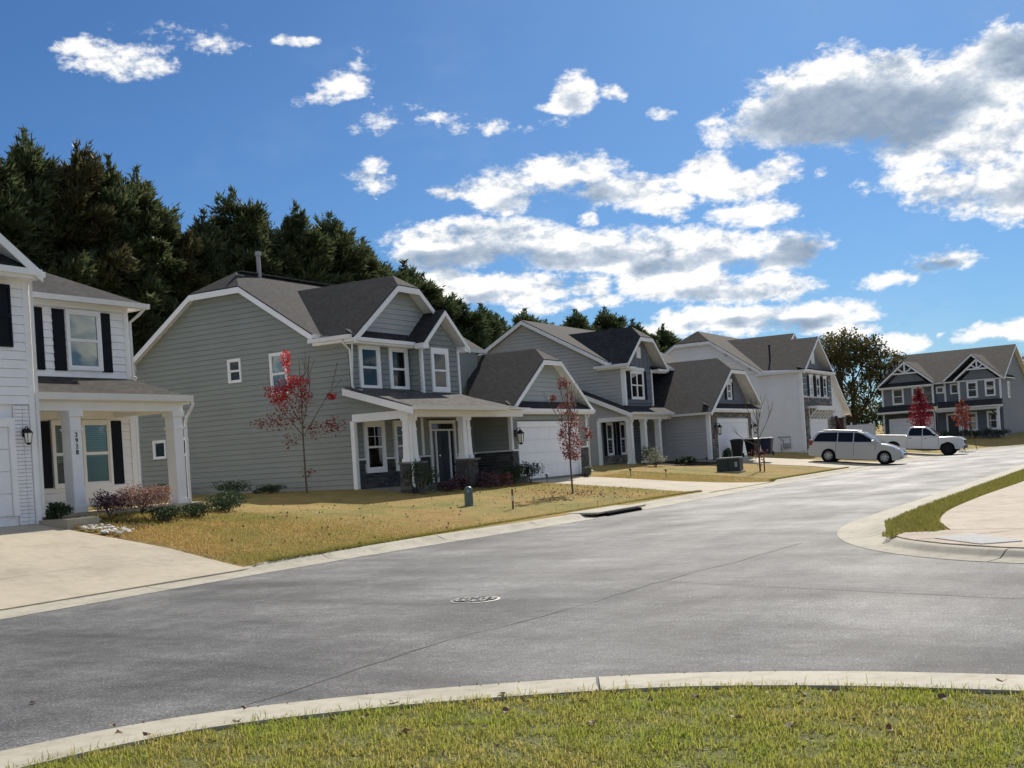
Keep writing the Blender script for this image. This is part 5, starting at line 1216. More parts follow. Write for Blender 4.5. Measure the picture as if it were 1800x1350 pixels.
# vinyl fence between the tall and blue houses
A, B = Vector((-30, 101, 0)), Vector((-23.2, 106.5, 0)); d = (B-A); n = 4
t = thing('vinyl_fence', 'white vinyl fence between the tall house and the blue house', 'fence', (A.x, A.y, 1))
for i in range(n+1):
    p = A+d*i/n; MB().box(p.x-.07, p.y-.07, .9, p.x+.07, p.y+.07, 2.85).build('post', 'vinyl', t); MB().lathe((p.x, p.y, 2.85), [(.11, 0), (.11, .04), (.01, .12)], 4).build('post_cap', 'vinyl', t)
for i in range(n):
    p, q = A+d*(i+.04)/n, A+d*(i+.96)/n; k = 11
    for zr_ in (2.65, 1.15): MB().bar((p.x, p.y, zr_), (q.x, q.y, zr_), .05, .12).build('rail', 'vinyl', t)
    m = MB()
    for j in range(k): a_, b_ = p.lerp(q, j/k+.004), p.lerp(q, (j+1)/k-.004); m.bar((a_.x, a_.y, 1.9), (b_.x, b_.y, 1.9), .025, 1.4)
    m.build('slats', 'vinyl', t, kind='stuff')
# white rocks by the white house
for i in range(60):
    a = random.random(); x = -17.9-1.15*random.random(); y = 15.45+.65*random.random(); s_ = random.uniform(.03, .06)
    if i > 50: x, y, s_ = random.uniform(-20.0, -19.4), random.uniform(16.2, 16.5), random.uniform(.05, .09)
    bm = bmesh.new(); bmesh.ops.create_icosphere(bm, subdivisions=1, radius=s_)
    for v in bm.verts: v.co = Vector((v.co.x*1.4, v.co.y, v.co.z*.6))*random.uniform(.8, 1.2)
    me = bpy.data.meshes.new('rock'); bm.to_mesh(me); bm.free(); me.materials.append(M['stone_white']); o = bpy.data.objects.new('rock', me); COL.objects.link(o)
    o.location = (x, y, ztop(x, y)+.02); o.rotation_euler = (0, 0, random.random()*6); setp(o, 'small pale rock in the bed before the white house porch', 'rock', 'pale rocks in the bed by the white house')
# mulch beds
def bed(name, pts, z, label):
    MB().prism([(x, y, z) for x, y in pts], (0, 0, .05)).build(name, 'mulch', kind='structure')['label'] = label
def bed2(pts, label, n=1):
    vs = [(x, y, ztop(x, y)+.012) for x, y in pts]; MB().add(vs, [tuple(range(len(vs)))]).build('mulch_bed', 'mulch', kind='structure')['label'] = label
bed2([(-20.55, 29.0), (-20.0, 29.6), (-19.8, 32), (-19.7, 36.9), (-21.1, 36.9), (-20.62, 36.8), (-20.6, 29.5)], 'mulch bed in front of the green house porch')
bed2([(-23.1, 52.5), (-20.2, 53.0), (-20.1, 57.8), (-21.2, 57.85), (-23.1, 57.85)], 'mulch bed in front of the warm grey house')
bed2([(-20.1, 15.6), (-18.5, 15.75), (-18.3, 16.6), (-19.2, 18.6), (-20.1, 20.2)], 'mulch bed in front of the white house porch')
# ---------------------------------------------------------------- plants
def rand_dirs(n):
    v = rng.normal(size=(n, 3)); return v/np.linalg.norm(v, axis=1)[:, None]
def cards(C, size, aspect=.5, quad=True, up=0.0, dirs=None):
    """little leaf faces at the points C"""
    n = len(C); a = rand_dirs(n) if dirs is None else dirs; a[:, 2] += up; a /= np.linalg.norm(a, axis=1)[:, None]
    b = np.cross(a, rand_dirs(n)); b /= np.linalg.norm(b, axis=1)[:, None]+1e-9
    s = size*rng.uniform(.6, 1.35, n)[:, None]
    if quad:
        V = np.stack([C-a*s/2, C+b*s*aspect/2, C+a*s/2, C-b*s*aspect/2], 1).reshape(-1, 3); Fc = np.arange(4*n).reshape(n, 4); return V, Fc
    V = np.stack([C-b*s*aspect/2, C+b*s*aspect/2, C+a*s], 1).reshape(-1, 3); return V, np.arange(3*n).reshape(n, 3)
def blob(c, r, n, hollow=.35):
    d = rand_dirs(n); rad = (hollow+(1-hollow)*rng.random(n))**.6; return np.array(c)+d*rad[:, None]*np.array(r)
def leaves(name, C, size, mat, parent, aspect=.6, quad=True, up=0, dirs=None, kind=None):
    V, Fc = cards(C, size, aspect, quad, up, dirs); I = np.array(WM[parent.name].inverted()) if parent is not None else np.eye(4)
    V = V@I[:3, :3].T+I[:3, 3]
    return from_arrays(name, V, Fc, mat, parent, kind, 4 if quad else 3)
def shrub(name, label, cat, x, y, r, h, mat, n=900, size=.07, z=None, stems=5, group=None, clumps=9):
    z = ztop(x, y) if z is None else z; t = thing(name, label, cat, (x, y, z), group=group)
    m = MB()
    for k in range(stems):
        a = random.random()*6.28; e = random.uniform(.3, .8); m.tube([(x, y, z-.05), (x+r*.3*math.cos(a), y+r*.3*math.sin(a), z+h*.4), (x+r*e*math.cos(a), y+r*e*math.sin(a), z+h*random.uniform(.6, .9))], [.018, .012, .005], 5)
    m.build('stems', 'young_bark', t)
    P = []
    for k in range(clumps):
        a = random.random()*6.28; q = random.random()**.5*.68; cz = random.uniform(.3, .78)
        P.append(blob((x+r*q*math.cos(a), y+r*q*math.sin(a), z+h*cz), (r*.42, r*.42, h*.26), n//clumps))
    leaves('foliage', np.concatenate(P), size, mat, t, .55)
    return t
shrub('shrub', 'rounded pinkish tan shrub before the white house porch', 'shrub', -19.35, 17.45, .72, .62, 'tan_shrub', 3600, .05, z=1.05, clumps=22)
shrub('shrub', 'dark plum shrub left of the pinkish tan one at the porch', 'shrub', -19.55, 16.75, .45, .55, 'plum', 1700, .045, z=1.05, clumps=14)
for (x, y, r, h, lb) in ((-18.75, 17.6, .5, .34, 'low dark green shrub in front of the pinkish tan shrub'), (-18.9, 18.6, .55, .32, 'low spreading evergreen right of the pinkish tan shrub'), (-19.9, 15.75, .3, .4, 'small dark shrub between the near porch column and the garage corner'),
    (-19.6, 20.3, .6, .38, 'low evergreen at the foot of the far porch column'), (-21.2, 22.0, .7, .4, 'low evergreen on the ground between the white and green houses'), (-25.4, 28.3, .55, .3, 'low evergreen against the green side wall, left of the red sapling'), (-26.8, 28.0, .9, .5, 'larger evergreen against the green side wall'), (-30.2, 28.3, .8, .5, 'evergreen at the back end of the green side wall')):
    shrub('evergreen_shrub', lb, 'shrub', x, y, r, h, 'bush_mid', 1500, .05, group='low evergreens along the side lawn', clumps=14)
for (x, y, r, h, mt, lb) in ((-20.15, 29.3, .62, 1.15, 'bush', 'tall dark shrub growing round the first porch pier'), (-20.2, 31.0, .4, .42, 'plum', 'low plum coloured shrub nearest the front door path'), (-20.25, 31.9, .42, .5, 'plum', 'plum and white flowering shrub below the second porch pier'), (-20.15, 33.3, .5, .62, 'plum', 'plum and pink flowering shrub, tallest of the plum ones'), (-20.2, 34.2, .45, .5, 'pink_leaf', 'reddish brown shrub right of the plum ones'), (-20.35, 35.4, .5, .78, 'bush', 'dark green shrub before the dark stone wall'), (-20.3, 36.6, .5, .95, 'bush', 'open branched dark shrub at the left edge of the garage door')):
    shrub('shrub', lb, 'shrub', x, y, r, h, mt, 1300, .06, clumps=12)
for (x, y, r, h, mt, lb) in ((-20.8, 42.3, .28, .5, 'pale_shrub', 'small pale shrub between the two driveway edges'), (-21.6, 51.4, .75, .95, 'pale_shrub', 'pale flowering shrub before the porch of the warm grey house'), (-22.7, 53.1, .45, .9, 'bush', 'dark shrub at the porch column of the warm grey house'), (-21.0, 53.2, .4, .45, 'bush', 'first low clipped bush along the grey garage wall'), (-20.9, 54.0, .4, .45, 'bush', 'second low clipped bush along the grey garage wall'), (-20.4, 58.3, .42, .85, 'bush', 'dark leafy plant at the left edge of the grey garage door')):
    shrub('shrub', lb, 'shrub', x, y, r, h, mt, 1100, .07, clumps=10)
for i, lb in enumerate(('first dark bush left of the blue house door', 'second dark bush under the blue house window', 'third dark bush under the blue house window', 'dark bush at the right end of the blue house porch', 'dark bush at the right corner of the blue house')):
    shrub('shrub', lb, 'shrub', -17.2+i*1.15, 107.6+i*.12, .7, .9, 'bush', 500, .12, z=.85, clumps=8, group='bushes before the blue house porch')

def limb(m, p, d, L, r, depth, tips, spread=.6, n=3, upw=.15, seg=3, ratio=.68):
    pts = [p]; q = p.copy(); dd = d.copy()
    for k in range(seg):
        dd = (dd+Vector((random.uniform(-1, 1), random.uniform(-1, 1), random.uniform(-.5, 1)))*.13+Z_*upw*.3).normalized(); q = q+dd*L/seg; pts.append(q.copy())
    m.tube(pts, [r*(1-.45*k/seg) for k in range(seg+1)], 6 if r > .02 else 4, cap=False)
    if depth == 0: tips.append((q, dd)); return
    for k in range(n):
        a = dd.orthogonal().normalized(); a.rotate(Matrix.Rotation(6.28*(k+random.random()*.6)/n, 3, dd)); nd_ = (dd+a*spread*random.uniform(.7, 1.3)+Z_*upw).normalized()
        limb(m, pts[-1] if k else pts[-2], nd_, L*ratio*random.uniform(.8, 1.15), r*.58, depth-1, tips, spread, n, upw, seg, ratio)
# young street trees
def sapling(name, label, x, y, h, branches, mat, clumps, stake=False, z=None, bare=False, r0=.035, lsize=.075):
    z = ztop(x, y) if z is None else z; t = thing(name, label, 'tree', (x, y, z)); m = MB(); pts = []
    for k in range(9): f_ = k/8; pts.append(Vector((x-.02*math.sin(f_*5)-.0*f_, y, z-.1+(h+.1)*f_)))
    m.tube(pts, [r0*(1-.8*k/8) for k in range(9)], 7); tips = []
    for (f_, az, el, L) in branches:
        p = Vector((x, y, z+h*f_)); d = Vector((math.cos(az)*math.cos(el), math.sin(az)*math.cos(el), math.sin(el))); limb(m, p, d, L, r0*.4, 1, tips, .35, 3, .2, 4, .5)
    m.build('trunk', 'young_bark', t)
    P = [blob((x+a, y+b, z+c), (ra_, ra_, rz_), n_, .1) for (a, b, c, ra_, rz_, n_) in clumps]
    if P: leaves('leaves', np.concatenate(P), lsize, mat, t, .75)
    return t, tips
rtv = Vector((rt.x, rt.y, 0))
def rc(s, c, ra_, rz_, n_): return (rt.x*s+random.uniform(-.1, .1), rt.y*s+random.uniform(-.1, .1), c, ra_, rz_, n_)
AZ = math.atan2(rt.y, rt.x)
t, tips = sapling('young_maple', 'young maple with bright red leaves at its top before the green side wall', -23.2, 27.5, 4.25,
    [(.42, AZ+math.pi, .9, 1.5), (.42, AZ, .95, 1.7), (.5, AZ+.4, 1.15, 1.6), (.5, AZ+2.6, .9, 1.3), (.6, AZ-.6, 1.2, 1.3), (.62, AZ+3.3, 1.0, 1.0), (.7, AZ+.8, 1.2, .9)], 'red_leaf',
    [rc(-.36, 4.1, .17, .42, 190), rc(-.1, 3.45, .5, .25, 330), rc(-.6, 3.15, .48, .33, 400), rc(-.5, 2.85, .36, .25, 150), rc(.15, 3.1, .28, .25, 90), rc(1.0, 2.95, .17, .12, 120)])
leaves('dry_leaves', np.concatenate([blob(np.array((-23.2, 27.5, 1.05))+np.array(rc(*q)[:3]), (q[2], q[2], q[3]), q[4], 0.05) for q in [(-.7, 2.25, .6, .35, 190), (-1.35, 2.2, .35, .2, 60), (-.2, 2.4, .5, .5, 180), (.9, 2.0, .4, .35, 170), (.35, 1.9, .45, .35, 110), (.1, 2.9, .3, .3, 90), (-.3, 1.6, .4, .3, 70), (0, .6, .3, .25, 40)]]), .07, 'rust_leaf', t, .7)
t, tips = sapling('young_maple', 'slim young maple with faded red leaves standing before the green house garage', -16.85, 33.1, 3.75,
    [(.30, AZ+2.8, 1.2, 1.4), (.36, AZ+.2, 1.25, 1.2), (.42, AZ-1.5, 1.25, 1.2), (.5, AZ+3.4, 1.2, 1.2), (.5, AZ+1.2, 1.3, 1.1), (.66, AZ+.1, 1.25, .8), (.7, AZ+3, 1.2, .8)], 'pink_leaf',
    [rc(-.1, 3.6, .22, .22, 140), rc(.12, 3.2, .18, .22, 40), rc(-.45, 3.15, .16, .12, 60), rc(-.1, 2.85, .35, .35, 150), rc(0, 2.3, .45, .45, 300), rc(-.3, 1.95, .2, .2, 70), rc(.5, 1.95, .17, .28, 90), rc(0, 1.6, .45, .4, 330), rc(0, 1.25, .34, .16, 150)], lsize=.08)
t, tips = sapling('bare_sapling', 'nearly bare young tree behind the dark utility cabinet', -16.46, 51.5, 3.3, [(.45, 0, 1.1, 1.3), (.5, 2, 1.1, 1.2), (.55, 4, 1.1, 1.2), (.65, 1, 1.15, 1.0), (.7, 3, 1.2, .9), (.35, AZ+3, .5, 1.1), (.75, 5, 1.2, .8)], 'pink_leaf', [rc(-.3, .85, .3, .35, 40), rc(.25, .8, .3, .3, 40), rc(.1, .4, .3, .2, 20)], r0=.045)
MB().bar((-16.2, 51.3, .3), (-16.2, 51.3, 1.0), .05, .05).build('stake', 'wood', t)
def crown_cl(z0, z1, r, n, cnt):
    out = []
    for k in range(n):
        f_ = (k+.5)/n; zz = z0+(z1-z0)*f_; rr = r*(math.sin(math.pi*min(.97, .13+.85*f_))**.7)*(1-.35*f_); a = k*2.4
        out.append((rr*.5*math.cos(a), rr*.5*math.sin(a), zz, rr*.62, (z1-z0)*.13, cnt//n))
    return out
t, _ = sapling('red_maple', 'dense crimson maple behind the pickup, before the blue house garage', -16.9, 94.0, 4.7, [(.3+.08*k, k*2.3, 1.1, 1.2) for k in range(7)], 'crimson_leaf', crown_cl(1.5, 4.6, 1.15, 16, 2600), z=.35, r0=.06, lsize=.13)
t, _ = sapling('rusty_maple', 'smaller rusty red maple tied to a leaning stake before the blue house', -13.75, 93.5, 3.75, [(.35+.08*k, k*2.3, 1.1, 1.0) for k in range(6)], 'rust_leaf', crown_cl(1.7, 3.7, .95, 12, 1200), z=.2, r0=.05, lsize=.12)
MB().bar((-12.75, 93.0, .1), (-13.35, 93.3, 2.3), .05, .05).build('stake', 'wood', t)
# evergreens behind the houses
def conifer_mesh(seed, h=16.0, r=3.0, ncl=340, per=115, tuft=.30):
    st = np.random.default_rng(seed); C = []; D = []
    # irregular lobes first, then needle plumes over them
    lobes = []
    for k in range(15):
        f_ = (k+.4)/15; z = h*(.12+.76*f_); a = k*2.4+st.random()*.9; q = r*(.72-.5*f_**2)*st.uniform(.5, 1.05); lr = r*st.uniform(.40, .62)*(1.05-.42*f_)
        lobes.append((np.array((q*math.cos(a), q*math.sin(a), z)), np.array((lr, lr, lr*st.uniform(1.0, 1.7)))))
    for k in range(3): a = k*2.1+seed; lobes.append((np.array((.5*math.cos(a)*k, .5*math.sin(a)*k, h*(.90-.045*k))), np.array((.55, .55, 1.2))))
    for k in range(ncl):
        lc, lr = lobes[k % len(lobes)]; dd = st.normal(size=3); dd /= np.linalg.norm(dd); c = lc+dd*lr*(.55+.45*st.random()); s = st.uniform(.32, .62)*(r/2.9); n = int(per*(.6+.8*st.random()))
        out = dd*np.array((1, 1, .5))+np.array((0, 0, .35+.5*st.random())); out /= np.linalg.norm(out)
        d = st.normal(size=(n, 3)); d /= np.linalg.norm(d, axis=1)[:, None]; rad = st.random(n)**.45
        p = c+d*rad[:, None]*s*np.array((1, 1, .6))+out*(rad[:, None]*s*.4); C.append(p); D.append(d*.7+out+st.normal(size=(n, 3))*.25)
        m_ = n//6; tt = st.random(m_); C.append(c+out*(s*(.6+1.0*tt))[:, None]+st.normal(size=(m_, 3))*.09); D.append(out+st.normal(size=(m_, 3))*.5)
    m_ = 90; tt = st.random(m_); C.append(np.stack([st.normal(size=m_)*.22*(1.15-tt), st.normal(size=m_)*.22*(1.15-tt), h*.93+h*.09*tt], 1)); D.append(np.array((0, 0, 1.))+st.normal(size=(m_, 3))*.55)
    C = np.concatenate(C); D = np.concatenate(D); D /= np.linalg.norm(D, axis=1)[:, None]
    n = len(C); b = np.cross(D, st.normal(size=(n, 3))); b /= np.linalg.norm(b, axis=1)[:, None]; s = tuft*st.uniform(.6, 1.4, n)[:, None]
    V = np.stack([C-b*s*.2, C+b*s*.2, C+D*s], 1).reshape(-1, 3); return V, np.arange(3*n).reshape(n, 3)
def mk_mesh(name, V, Fc, mat, nper=3):
    o = from_arrays(name, V, Fc, mat, None, None, nper); me = o.data; bpy.data.objects.remove(o); return me
CM = [conifer_mesh(1), conifer_mesh(2, 16, 2.7), conifer_mesh(3, 16, 3.3, 380), conifer_mesh(4, 16, 3.0, 340)]
cmesh = [mk_mesh('crown', V, Fc, 'pine') for V, Fc in CM]; cm_olive = mk_mesh('crown', *CM[3], 'pine_olive'); cfar = [mk_mesh('crown', *CM[0], 'far_pine'), mk_mesh('crown', *CM[1], 'far_pine')]
tm = MB(); pts = [(0, 0, -.5), (.05, 0, 4), (-.05, .05, 9), (0, 0, 15)]; tm.tube(pts, [.26, .2, .12, .03], 7)
for k in range(26):
    a = k*2.4; z = 1.5+k*.5; tm.tube([(0, 0, z), (1.9*math.cos(a)*(1-k/36), 1.9*math.sin(a)*(1-k/36), z+.6)], [.06, .015], 4)
tmo = tm.build('trunk', 'bark'); trunk_me = tmo.data; bpy.data.objects.remove(tmo)
def conifer(x, y, top, label, me, k=1.0, group=None, base=1.4):
    t = thing('evergreen_tree', label, 'tree', (x, y, base), random.random()*6.28, group=group); s = (top-base)/15.9
    for nm, m_ in (('crown', me), ('trunk', trunk_me)):
        o = bpy.data.objects.new(nm, m_); COL.objects.link(o); o.parent = t; o.scale = (s*k, s*k, s)
    return t
G = 'evergreens in a row behind the houses'
front = [(28.6, 17.0, 1.0, 0, 'evergreen above the front gable of the white house'), (31.3, 16.9, 1.05, 2, 'evergreen at the left edge of the photograph'), (33.8, 17.7, 1.0, 0, 'tall evergreen over the front gable slope of the white house, second from the left edge'),
 (36.2, 17.5, 1.0, 3, 'browning olive evergreen above the shingled hip of the white house'), (38.1, 17.3, .95, 1, 'evergreen just right of the browning olive one'), (40.1, 17.2, 1.1, 0, 'pointed evergreen between the browning one and the gap in the tree row'), (42.2, 14.6, .95, 3, 'lower browning evergreen in the gap left of the green house roof'),
 (44.1, 15.7, 1.0, 1, 'evergreen above the left slope of the green house gable'), (46.6, 17.3, 1.1, 0, 'tallest evergreen straight above the clipped peak of the green house'), (49.2, 15.9, 1.0, 2, 'evergreen right behind the roof vent pipe'), (51.2, 17.2, 1.1, 1, 'broad evergreen above the ridge of the green house'), (54.9, 17.2, 1.15, 2, 'broad evergreen with spreading top above the cross gable'),
 (58.2, 16.2, 1.0, 0, 'evergreen leaning over the right part of the cross gable')]
for (y, top, k, mi, lb) in front: conifer(-43+random.uniform(-.4, .4), y, top-.5, lb, cm_olive if mi == 3 else cmesh[mi], k, G)
mid = [(61.5, 15.6), (64.6, 15.4), (67.4, 14.9), (70.6, 13.8), (74.5, 13.4), (77.9, 13.0), (81.6, 13.6), (85.5, 13.0), (91.0, 14.3), (95.0, 13.0), (98.2, 15.1), (103.4, 14.3), (107, 13.4), (110.5, 14.3)]
ml = ['first of the slimmer evergreens stepping down right of the big cross gable', 'second evergreen stepping down behind the green house', 'third evergreen stepping down behind the bay gable', 'fourth evergreen, behind the right end of the green main roof', 'low evergreen over the saddle between the green and grey houses', 'small dark evergreen just left of the grey gable', 'dark evergreen above the left slope of the grey gable', 'evergreen behind the grey gable peak', 'evergreen over the ridge of the warm grey house', 'low evergreen behind the grey ridge, left of the tallest far one', 'tallest far evergreen above the grey cross gable', 'evergreen right of the tallest far one', 'low evergreen near the tall house', 'last evergreen before the peak of the tall house']
for i, ((y, top), lb) in enumerate(zip(mid, ml)): conifer(-45+random.uniform(-.4, .4), y, top-.2, lb, cfar[i % 2], 1.5, G, 1.3)
for i in range(34):
    y = 24+i*2.7; top = 14.8 if y < 60 else 13.6-(y-60)*.03
    if 40 < y < 44: top = 12.5
    conifer(-47.5+random.uniform(-1.2, 1.2), y+random.uniform(-.6, .6), top*random.uniform(.9, 1.02), 'dark evergreen in the back row of the wood behind the houses', cmesh[i % 3] if y < 62 else cfar[i % 2], 1.15, 'evergreens in the back row of the wood')
for i in range(16):
    y = 27+i*2.6
    conifer(-41.5+random.uniform(-.5, .5), y, 8.0*random.uniform(.85, 1.1), 'short evergreen filling the foot of the wood', cmesh[i % 3], 1.9, 'short evergreens at the foot of the wood', 1.2)
# large turning oak between the last two houses
def broadleaf(name, label, x, y, z, h, r, mat, seed, nleaf=26, ls=.2, depth=4, trunk_r=.3, tips_r=.75, full=0):
    random.seed(seed); t = thing(name, label, 'tree', (x, y, z)); m = MB(); tips = []
    m.tube([(x, y, z-.3), (x+.05, y, z+h*.14), (x, y, z+h*.24)], [trunk_r*1.25, trunk_r, trunk_r*.8], 9)
    for k in range(6):
        a = k*1.05+random.random()*.4; el = 1.25 if k % 2 else .95; d = Vector((math.cos(a)*math.cos(el), math.sin(a)*math.cos(el), math.sin(el)))
        limb(m, Vector((x, y, z+h*(.16+.02*k))), d, h*.27, trunk_r*.5, depth-1, tips, .55, 3, .12, 3, .74)
    m.build('trunk', 'bark', t); P = []
    for (q, d) in tips: P.append(blob(q, (tips_r, tips_r, tips_r*.75), nleaf, .0))
    for k in range(full):
        d_ = rand_dirs(1)[0]; q = Vector((x, y, z+h*.58))+Vector((d_[0]*r, d_[1]*r, d_[2]*h*.40))*random.uniform(.55, 1.0); P.append(blob(q, (tips_r*.9, tips_r*.9, tips_r*.65), nleaf, .0))
    leaves('crown', np.concatenate(P), ls, mat, t, .7); return t
broadleaf('oak_tree', 'large turning oak with bare lower limbs between the tall house and the blue house', -27.0, 114.5, 1.0, 11.6, 4.2, 'oak', 5, nleaf=36, ls=.24, depth=4, trunk_r=.32, tips_r=.8, full=260)
broadleaf('oak_tree', 'brownish tree top showing over the right end of the blue roof', -16.8, 142.0, 1.0, 9.4, 4, 'rust_leaf', 9, nleaf=14, ls=.24, tips_r=.7, depth=4)
broadleaf('oak_tree', 'brownish tree at the right edge of the photograph behind the blue house', -11.5, 138.0, 1.0, 9.0, 4, 'rust_leaf', 12, nleaf=22, ls=.24, tips_r=.8, depth=4)
for i in range(9):
    shrub('far_shrub', 'olive green tree-high shrub in the thicket behind the vinyl fence', 'shrub', -34+i*1.75, 121+random.uniform(-2, 2), 1.7, random.uniform(3.2, 5.0), 'oak' if i % 3 == 1 else 'bush_mid', 1300, .26, z=1.0, group='thicket behind the vinyl fence', clumps=16)
# ---------------------------------------------------------------- grass and litter
def inside_poly(px_, py_, poly):
    c = np.zeros(len(px_), bool); j = len(poly)-1
    for i in range(len(poly)):
        xi, yi = poly[i]; xj, yj = poly[j]
        k = ((yi > py_) != (yj > py_)) & (px_ < (xj-xi)*(py_-yi)/((yj-yi) or 1e-9)+xi); c ^= k; j = i
    return c
def grass(name, X, Yv, Zv, mat, L, w, label, lean=.5):
    n = len(X); a = rng.random(n)*2*np.pi; ln = L*rng.uniform(.45, 1.3, n); le = rng.uniform(0, lean, n)*ln*1.2; hh = np.sqrt(np.maximum(ln**2-le**2*.6, .0001))
    dx, dy = np.cos(a)*le, np.sin(a)*le; pa = a+np.pi/2+rng.normal(size=n)*.6; wx, wy = np.cos(pa)*w/2, np.sin(pa)*w/2
    B0 = np.stack([X-wx, Yv-wy, Zv], 1); B1 = np.stack([X+wx, Yv+wy, Zv], 1)
    Mi = np.stack([X+dx*.35, Yv+dy*.35, Zv+hh*.62], 1); M0 = Mi-np.stack([wx, wy, 0*wx], 1)*.75; M1 = Mi+np.stack([wx, wy, 0*wx], 1)*.75; T = np.stack([X+dx, Yv+dy, Zv+hh*(1-.25*le/ln)], 1)
    V = np.stack([B0, B1, M1, M0, T], 1).reshape(-1, 3); k = np.arange(n)*5
    tris = np.stack([k, k+1, k+2, k, k+2, k+3, k+3, k+2, k+4], 1).reshape(-1, 3)
    o = from_arrays(name, V, tris, mat, None, 'stuff'); o['label'] = label; return o
near = [(p.x, p.y) for p, n in [(p+n_*1.0, n_) for p, n_ in zip(KN, NN)] if -8 < p.y and p.x < 6]+[(6, 1.5), (-6, -1.5)]
N1 = 640000; gx = rng.uniform(-6.9, 3.0, N1); gy = rng.uniform(1.2, 8.0, N1); k = inside_poly(gx, gy, near)
dep = gx*fw.x+gy*fw.y; lat = (gx*rt.x+gy*rt.y); keep = k & (dep > 3.2) & (np.abs(lat) < dep*.45+1.2) & ((dep > 4.6) | (rng.random(N1) < .4))
gx, gy = gx[keep], gy[keep]; cl = np.sin(gx*9+np.sin(gy*7)*2)*np.sin(gy*11+gx*3); k2 = rng.random(len(gx)) < .60+.55*cl; gx, gy = gx[k2], gy[k2]
grass('grass', gx, gy, np.full(len(gx), .10), 'grass', .045, .007, 'green grass on the near corner', 1.15)
n2 = 9000; ii = rng.integers(0, len(KN)-1, n2); KNa = np.array([(p.x+n_.x*1.04, p.y+n_.y*1.04) for p, n_ in zip(KN, NN)]); t_ = rng.random(n2)[:, None]; q = KNa[ii]*(1-t_)+KNa[ii+1]*t_; m_ = (q[:, 0] < 3) & (q[:, 1] > 2); q = q[m_]
q += rng.normal(size=q.shape)*.035; grass('grass', q[:, 0], q[:, 1], np.full(len(q), .11), 'grass', .075, .006, 'longer grass along the near kerb', .8)
N3 = 150000; gx = rng.uniform(-21.0, -14.1, N3); gy = 14.9+31.7*rng.random(N3)**1.25; dk = np.zeros(N3, bool)
for (a0, a1, k0, k1) in DRIVES:
    dk |= (gy > min(a0, k0)-.1) & (gy < a1+.15+(k1-a1)*np.clip(1-(-gx-14.05)/3, 0, 1)**2)
gx, gy = gx[~dk], gy[~dk]; gz = np.array([lawn_z(b, -13.35-a) for a, b in zip(gx, gy)])
grass('grass', gx, gy, gz, 'dry_grass', .05, .013, 'tan dormant grass of the front lawns', .7)
N4 = 26000; gy = rng.uniform(15.6, 60, N4); gx = -14.08-np.abs(rng.normal(size=N4))*.12
dk = np.zeros(N4, bool)
for (a0, a1, k0, k1) in DRIVES: dk |= (gy > k0-.1) & (gy < k1+.1)
gx, gy = gx[~dk], gy[~dk]; grass('grass', gx, gy, np.full(len(gx), .12), 'edge_grass', .07, .012, 'olive grass edging the far kerb')
N5 = 60000; gy = 17.3+45*rng.random(N5)**1.5; gx = rng.uniform(-4.65, -3.2, N5); wx_ = np.interp(gy, [p.y for p in walk[::-1]], [p.x for p in walk[::-1]]); kx = np.interp(gy, [16, 17.3, 18.2, 19, 21, 25, 90], [-3.2, -3.35, -3.95, -4.05, -4.5, -4.6, -4.6])
k = (gx < wx_-.02) & (gx > kx) & (gy > 18.0-(gx+3.2)*.0) & ~((gy < 18.6) & (gx > -3.7)); gx, gy = gx[k], gy[k]
grass('grass', gx, gy, np.full(len(gx), .12), 'edge_grass', .07, .012, 'olive grass strip between kerb and sidewalk')
# leaves lying about
def leaf_mesh(seed):
    st = random.Random(seed); vs = []; n = 9
    for k in range(n):
        a = 2*math.pi*k/n; r = (.045 if k % 2 else .028)*st.uniform(.8, 1.2); vs.append((r*math.cos(a)*1.25, r*math.sin(a), .018*math.cos(2*a)*st.uniform(.5, 1.6)+.012))
    vs.append((0, 0, .004)); fs = [(k, (k+1) % n, n) for k in range(n)]; mb_ = MB().add(vs, fs); o = mb_.build('leaf', 'dead_leaf'); me = o.data; bpy.data.objects.remove(o); return me
lm = [leaf_mesh(s) for s in range(4)]
npx = [(-5.55, 5.0), (-5.9, 5.05), (-5.3, 5.35), (-4.9, 5.0), (-4.4, 5.7), (-4.55, 6.2), (-4.1, 5.6), (-3.7, 6.1), (-3.3, 6.5), (-3.1, 5.9), (-2.6, 6.8), (-2.9, 6.5), (-2.3, 6.3), (-1.9, 7.0), (-1.7, 6.5), (-1.3, 7.1), (-1.1, 6.6), (-.7, 7.0), (-3.5, 5.6), (-4.0, 6.6), (-2.1, 7.1), (-2.5, 6.0), (-1.4, 6.2), (-.5, 7.35), (-3.0, 6.9), (-4.75, 5.6), (-.9, 7.5), (-1.95, 6.1)]
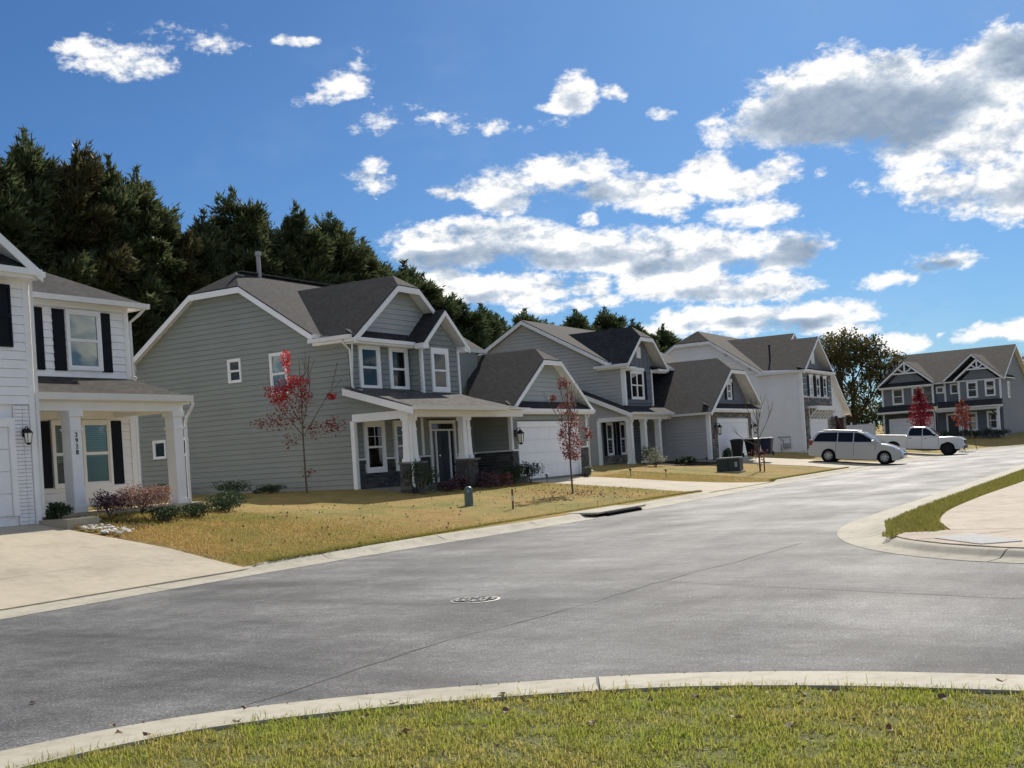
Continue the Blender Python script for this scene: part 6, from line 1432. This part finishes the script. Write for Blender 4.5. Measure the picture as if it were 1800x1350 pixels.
for i, (x, y) in enumerate(npx):
    o = bpy.data.objects.new('fallen_leaf', lm[i % 4]); COL.objects.link(o); o.location = (x+random.uniform(-.1, .1), y+random.uniform(-.1, .1), random.uniform(.12, .14)); o.rotation_euler = (random.uniform(-.5, .5), random.uniform(-.5, .5), random.random()*6); k = random.uniform(.45, .85); o.scale = (k, k, k*.6)
    setp(o, 'curled brown dead leaf lying in the near grass', 'leaf', 'dead leaves in the near grass')
for i, (x, y, z) in enumerate([(-5.5, 5.75, .13), (-6.05, 5.1, .13), (-7.9, 5.9, .01)]):
    o = bpy.data.objects.new('fallen_leaf', lm[i % 4]); COL.objects.link(o); o.location = (x, y, z); o.rotation_euler = (.2, .1, i*1.3); o.scale = (.6, .6, .45); setp(o, 'dead leaf lying on the kerb or the road by the near grass', 'leaf', 'dead leaves on the near kerb and road')
nl = 520; lx = np.concatenate([-16.6+rng.normal(size=260)*.75, rng.uniform(-21, -14.2, 260)]); ly = np.concatenate([33.2+rng.normal(size=260)*1.5, rng.uniform(16.5, 36.8, 260)]); lz = np.array([lawn_z(b, -13.35-a)+.05 for a, b in zip(lx, ly)])
V, Fc = cards(np.stack([lx, ly, lz], 1), .065, .8, True); o = from_arrays('leaf_litter', V, Fc, 'dead_leaf', None, 'stuff', 4); o['label'] = 'scattered fallen leaves on the tan lawn'
nb = 1500; bx = rng.uniform(-6.4, 1.5, nb); by = rng.uniform(3.6, 8.0, nb); kk_ = inside_poly(bx, by, near); bx, by = bx[kk_], by[kk_]
V, Fc = cards(np.stack([bx, by, rng.uniform(.105, .135, len(bx))], 1), .028, .5, True); o = from_arrays('thatch_litter', V, Fc, 'dead_leaf', None, 'stuff', 4); o['label'] = 'dry thatch and leaf crumbs in the near grass'
ng = 1500; ii = rng.integers(0, len(KN)-1, ng); KNb = np.array([(p.x, p.y) for p in KN]); t_ = rng.random(ng)[:, None]; q = KNb[ii]*(1-t_)+KNb[ii+1]*t_; m_ = (q[:, 0] < 1) & (q[:, 1] > 3); q = q[m_]; q += rng.normal(size=q.shape)*.02
V, Fc = cards(np.stack([q[:, 0], q[:, 1], np.full(len(q), .012)], 1), .02, .7, True); o = from_arrays('gutter_debris', V, Fc, 'dead_leaf', None, 'stuff', 4); o['label'] = 'crumbs of leaf and grit in the near gutter'
